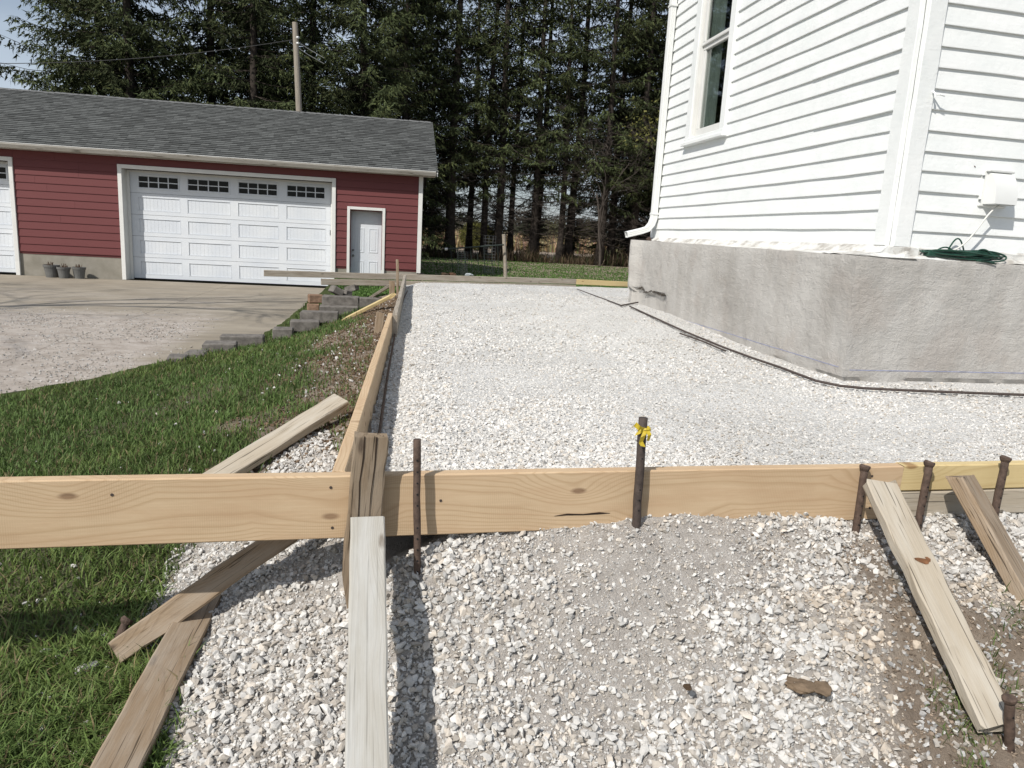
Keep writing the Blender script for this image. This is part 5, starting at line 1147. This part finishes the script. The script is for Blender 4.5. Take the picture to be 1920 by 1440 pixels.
# ------------------------------------------------------------------ rocks and clods
def at_ground(px, py, z0): 
    p = onz(px, py, z0)
    for _ in range(6): p = onz(px, py, h1(p[0], p[1]))
    return p
for i, (px, py, s, lb) in enumerate([(164, 1260, (.034, .024, .02), 'pale grey rock in the grass left of the brown brace'), (135, 1348, (.018, .012, .01), 'small white stone in the grass near the lower left corner'), (290, 1222, (.020, .017, .015), 'white stone under the foot of the weathered brace')]):
    p = at_ground(px, py, -.47); lump('rock', lb, 'rock', p + np.array([0, 0, s[2] * .5]), s, (.42, .41, .385), 'stone', 20 + i)
for i, (px, py, s, lb) in enumerate([(1498, 1290, (.048, .036, .011), 'cracked brown mud clod on the gravel, left of a pair'), (1541, 1298, (.036, .034, .010), 'cracked brown mud clod on the gravel, right of a pair'), (1297, 1232, (.034, .016, .013), 'dark brown clod lying alone on the white gravel'), (1288, 1300, (.013, .013, .008), 'small brown tuft clod below the dark one'), (1590, 1205, (.022, .016, .010), 'flat brown clod near the sun-bleached brace')]):
    p = at_ground(px, py, -.30); lump('mud_clod', lb, 'clod', p + np.array([0, 0, s[2] * .45 + (.012 if i in (2, 3) else .006)]), s, (.17, .125, .085) if i not in (2, 3) else (.075, .052, .034), 'soilcrumb', 40 + i)

# ------------------------------------------------------------------ loose stone and grass
# mound before the board: a filler of small chips, then the larger broken stones over it
def fines_at(x, y):
    f = np.clip(1.0 * sstep(.26, .08, np.hypot((x - .95) / 2.1, (y - 1.91))) + .45 * sstep(.52, .64, fbm(x + 3, y, 2.4, 3)) * (y > 1.5) + .55 * sstep(-.35, -.05, x) * (y > 2.03), 0, 1)
    return f * (1 - .85 * sstep(1.62, 1.75, x) * (y > 1.55))
def mound(N, s0, s1, pw, by_fines, base, label, flat):
    n5 = N * 4 // 5; x = np.r_[rng.uniform(-.75, 2.75, n5), rng.uniform(-.75, .10, N - n5)]; y = np.r_[rng.uniform(.85, 2.03, n5), rng.uniform(2.03, 3.2, N - n5)]
    g = gravel_mask(x, y); fi = fines_at(x, y); pr_ = (g * .97 + .03 * (x > -.7)) * (1 - by_fines * fi); k_ = (~in_patio(x, y, 0)) & (rng.random(N) < pr_); x, y, g, fi = x[k_], y[k_], g[k_], fi[k_]; n = len(x)
    size = (s0 + (s1 - s0) * rng.random(n) ** pw) * (1 - .45 * fi); z_ = hz(x, y) + size * rng.uniform(.05, .50, n) * (.4 + .6 * g); c = stone_cols(n, .30, .43, .68)
    tan = sstep(1.15, 1.5, x + (fbm(x, y, 4) - .5)) * (y < 1.75); tan = np.maximum(tan, .6 * sstep(.58, .75, fbm(x + 11, y + 4, 3, 3)) * (y < 1.6)); c = c * (1 - tan[:, None] * np.array([.05, .11, .18]))
    print('mound', n); tag(stones('loose_gravel', np.stack([x, y, z_], -1), size, c, base, flat, .6, jit=.2), label, 'gravel', kind='stuff')
mound(84000, .0040, .0125, 1.3, .0, 'cube', 'fine pale stone chips filling the heap before the form board', .7)
mound(44000, .009, .032, 2.1, .52, 'ico', 'larger broken pale stones lying over the front heap', .70)
# patio stones: sized and spaced by distance
def patio_stones(name, N, r0, r1, s0, s1, label, flat=.55):
    x, y, r_ = polar(N, r0, r1, 0, 66); k_ = in_patio(x, y, .02) & (x < np.where((y > 4.08) & (y < 8.62), fxl(y) - .012, 9)) ; x, y, r_ = x[k_], y[k_], r_[k_]
    dl = sstep(.45, .65, fbm(x, y, 1.1, 3)) * (x - xL(y) > .4); k_ = rng.random(len(x)) > .12 * dl; x, y, r_, dl = x[k_], y[k_], r_[k_], dl[k_]
    size = s0 + (s1 - s0) * rng.random(len(x)) ** 2.0; size *= 1 - .35 * dl; zz = patio_z(x, y) + size * rng.uniform(-.05, .22, len(x)); print(name, len(x))
    tag(stones(name, np.stack([x, y, zz], -1), size, stone_cols(len(x), .14, .48, .74) * (.80 + .34 * fbm(x + 30, y, .9, 3))[:, None], 'cube', flat, .45, jit=.18), label, 'gravel', kind='stuff')
patio_stones('patio_stones', 92000, 2.05, 4.9, .008, .025, 'white crushed stone chips on the near half of the bed')
patio_stones('patio_stones', 52000, 4.9, 12.8, .013, .030, 'white crushed stone chips on the far half of the bed')
# chips and soil crumbs beside the left form, on the right bank, on the driveway edge
N = 10000; y = rng.uniform(2.7, 11, N); dd_ = np.abs(rng.normal(.05, .42, N)); x = xL(y) - .03 - dd_; k_ = (soil_mask(x, y) > .25); x, y = x[k_], y[k_]; wh = rng.random(len(x)) < .04 + .25 * (y < 3); size = np.where(wh, rng.uniform(.008, .024, len(x)), rng.uniform(.005, .022, len(x)))
c = np.where(wh[:, None], stone_cols(len(x), .1), np.array([.15, .105, .07]) * rng.uniform(.55, 1.4, (len(x), 1)))
tag(stones('soil_crumbs', np.stack([x, y, hz(x, y) + size * .3], -1), size, c, 'cube', .75, .6, M['soilcrumb'], .16), 'dug brown soil crumbs with white chips beside the left form', 'soil', kind='stuff')
N = 14000; x = rng.uniform(1.0, 2.7, N); y = rng.uniform(.85, 1.95, N); k_ = (rng.random(N) < soil_mask(x, y) * (1 - .8 * gravel_mask(x, y))); x, y = x[k_], y[k_]; wh = rng.random(len(x)) < .38; size = np.where(wh, rng.uniform(.006, .022, len(x)), rng.uniform(.004, .014, len(x)))
c = np.where(wh[:, None], stone_cols(len(x), .4, .3, .55), np.array([.24, .19, .145]) * rng.uniform(.6, 1.35, (len(x), 1)))
tag(stones('soil_crumbs', np.stack([x, y, hz(x, y) + size * .25], -1), size, c, 'cube', .7, .6, M['soilcrumb'], .16), 'brown soil crumbs and stones around the sun-bleached brace', 'soil', kind='stuff')
N = 18000; uu = rng.uniform(-2, 4, N); vv = rng.uniform(5, 14.5, N); P = GA[None] + GU * uu[:, None] - GM * vv[:, None]; x, y = P[:, 0], P[:, 1]
dm = sstep(5.6, 7.6, vv) * (1 - sstep(3.5, 4.0, uu)); k_ = (vv < vedge(uu) - .02) & (rng.random(N) < dm * (.25 + .9 * sstep(.4, .6, fbm(x, y, 1.3, 3)))); x, y, vv = x[k_], y[k_], vv[k_]
size = rng.uniform(.010, .030, len(x)); c = stone_cols(len(x), .5, .32, .52)
tag(stones('driveway_gravel', np.stack([x, y, -.70 - .004 * vv + size * .15], -1), size, c, 'cube', .55, .5, jit=.16), 'tan gravel scattered over the dusty end of the driveway', 'gravel', kind='stuff')
# few white chips strewn in the lawn
N = 170; x = np.r_[xL(np.full(100, 4.0)) - np.abs(rng.normal(.5, .6, 100)), rng.uniform(-1.1, -.45, 70)]; y = np.r_[rng.uniform(2.6, 9, 100), rng.uniform(1.5, 2.6, 70)]; k_ = (~in_drive(x, y)) & (gravel_mask(x, y) < .4); x, y = x[k_], y[k_]; size = rng.uniform(.008, .026, len(x))
tag(stones('strewn_chips', np.stack([x, y, hz(x, y) + .012], -1), size, stone_cols(len(x), .1, .5, .65), 'ico', .7, .6), 'white stone chips strewn through the lawn', 'gravel', kind='stuff')
# lawn
def grass_cols(n, x, y, dry=.11):
    g = rng.uniform(.55, 1.25, n) * (.75 + .5 * fbm(x, y, 1.4, 3)); c = np.stack([.105 * g, .165 * g, .045 * g], -1); yl = sstep(.5, .7, fbm(x + 40, y + 9, .9, 3)) * rng.random(n); c += yl[:, None] * np.array([.055, .05, .012])
    dsel = rng.random(n) < dry; c[dsel] = np.stack([.26 * g, .21 * g, .11 * g], -1)[dsel] * .8; return c
N = 340000; x, y, r_ = polar(N, .85, 13.8, -52, 24)
k_ = (~in_drive(x, y, -.06)) & (x < xL(y) - .04 - .0 * y) & ~in_patio(x, y) & (rng.random(N) > soil_mask(x, y) * .84) & (rng.random(N) > gravel_mask(x, y) * 1.0) & ~((y > 1.98) & (y < 2.04) & (x > -.2)); x, y, r_ = x[k_], y[k_], r_[k_]; n = len(x); print('lawn blades', n)
shag = sstep(3.2, 2.0, y); h = rng.uniform(.025, .062, n) * (1 + .55 * shag) * (1 + .25 * sstep(4, 9, r_)); wd = rng.uniform(.0022, .0042, n) * (1 + .20 * r_)
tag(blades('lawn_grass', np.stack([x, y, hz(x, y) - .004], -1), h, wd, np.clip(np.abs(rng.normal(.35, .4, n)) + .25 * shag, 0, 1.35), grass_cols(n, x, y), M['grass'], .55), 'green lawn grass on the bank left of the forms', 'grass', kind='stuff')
# tufts on the right bank
N = 30000; x = rng.uniform(.3, 2.6, N); y = rng.uniform(.9, 1.75, N); pr_ = sstep(1.25, 1.6, x + (fbm(x, y, 5, 3) - .5) * .8 - (y - 1.2) * 1.2) * sstep(.46, .62, fbm(x + 60, y, 5, 3)) * (1 - gravel_mask(x, y)); k_ = rng.random(N) < pr_; x, y = x[k_], y[k_]; n = len(x)
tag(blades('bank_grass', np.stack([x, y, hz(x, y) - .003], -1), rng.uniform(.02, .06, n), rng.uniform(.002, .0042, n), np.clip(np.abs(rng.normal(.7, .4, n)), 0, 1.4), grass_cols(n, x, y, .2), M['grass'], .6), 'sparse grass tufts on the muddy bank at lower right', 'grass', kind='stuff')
# dry roots and dead grass by the left form
N = 5200; y = rng.uniform(2.2, 10.5, N); x = xL(y) - .05 - np.abs(rng.normal(.25, .25, N)); k_ = rng.random(N) < sstep(.45, .6, fbm(x + 4, y, 3, 3)); x, y = x[k_], y[k_]; n = len(x); g = rng.uniform(.5, 1.3, n)
tag(blades('dead_grass', np.stack([x, y, hz(x, y)], -1), rng.uniform(.03, .09, n), rng.uniform(.002, .005, n), np.clip(rng.normal(1.0, .4, n), .2, 1.5), np.stack([.16 * g, .115 * g, .065 * g], -1), M['grass'], .7), 'dead grass and roots in the soil beside the left form', 'dead grass', kind='stuff')
# back lawn and the patch behind the rear boards
N = 80000; x, y, r_ = polar(N, 11.6, 34, -8, 30); vg = -((x - GA[0]) * GM[0] + (y - GA[1]) * GM[1]); k_ = (x > -.25) & (y > yrear(np.clip(x, -1.15, 5)) + .06) & ~in_drive(x, y, -.15) & ((vg > .12) | (x > 2.05)) & (y < 33.4); x, y, r_ = x[k_], y[k_], r_[k_]; n = len(x); print('back lawn', n)
g = rng.uniform(.6, 1.25, n); c = np.stack([.092 * g, .170 * g, .038 * g], -1)
tag(blades('back_lawn_grass', np.stack([x, y, hz(x, y) - .004], -1), rng.uniform(.035, .075, n), rng.uniform(.014, .030, n), np.abs(rng.normal(.4, .35, n)), c, M['grass'], .5), 'mown green lawn behind the rear form boards', 'grass', kind='stuff')
_t = {}
for o in S.objects:
    if o.type == 'MESH': _t[o.data.name] = len(o.data.loop_triangles) or sum(len(p.vertices) - 2 for p in o.data.polygons)
print('TRIS', sum(_t.values()), sorted(((v, k_) for k_, v in _t.items()), reverse=True)[:16])
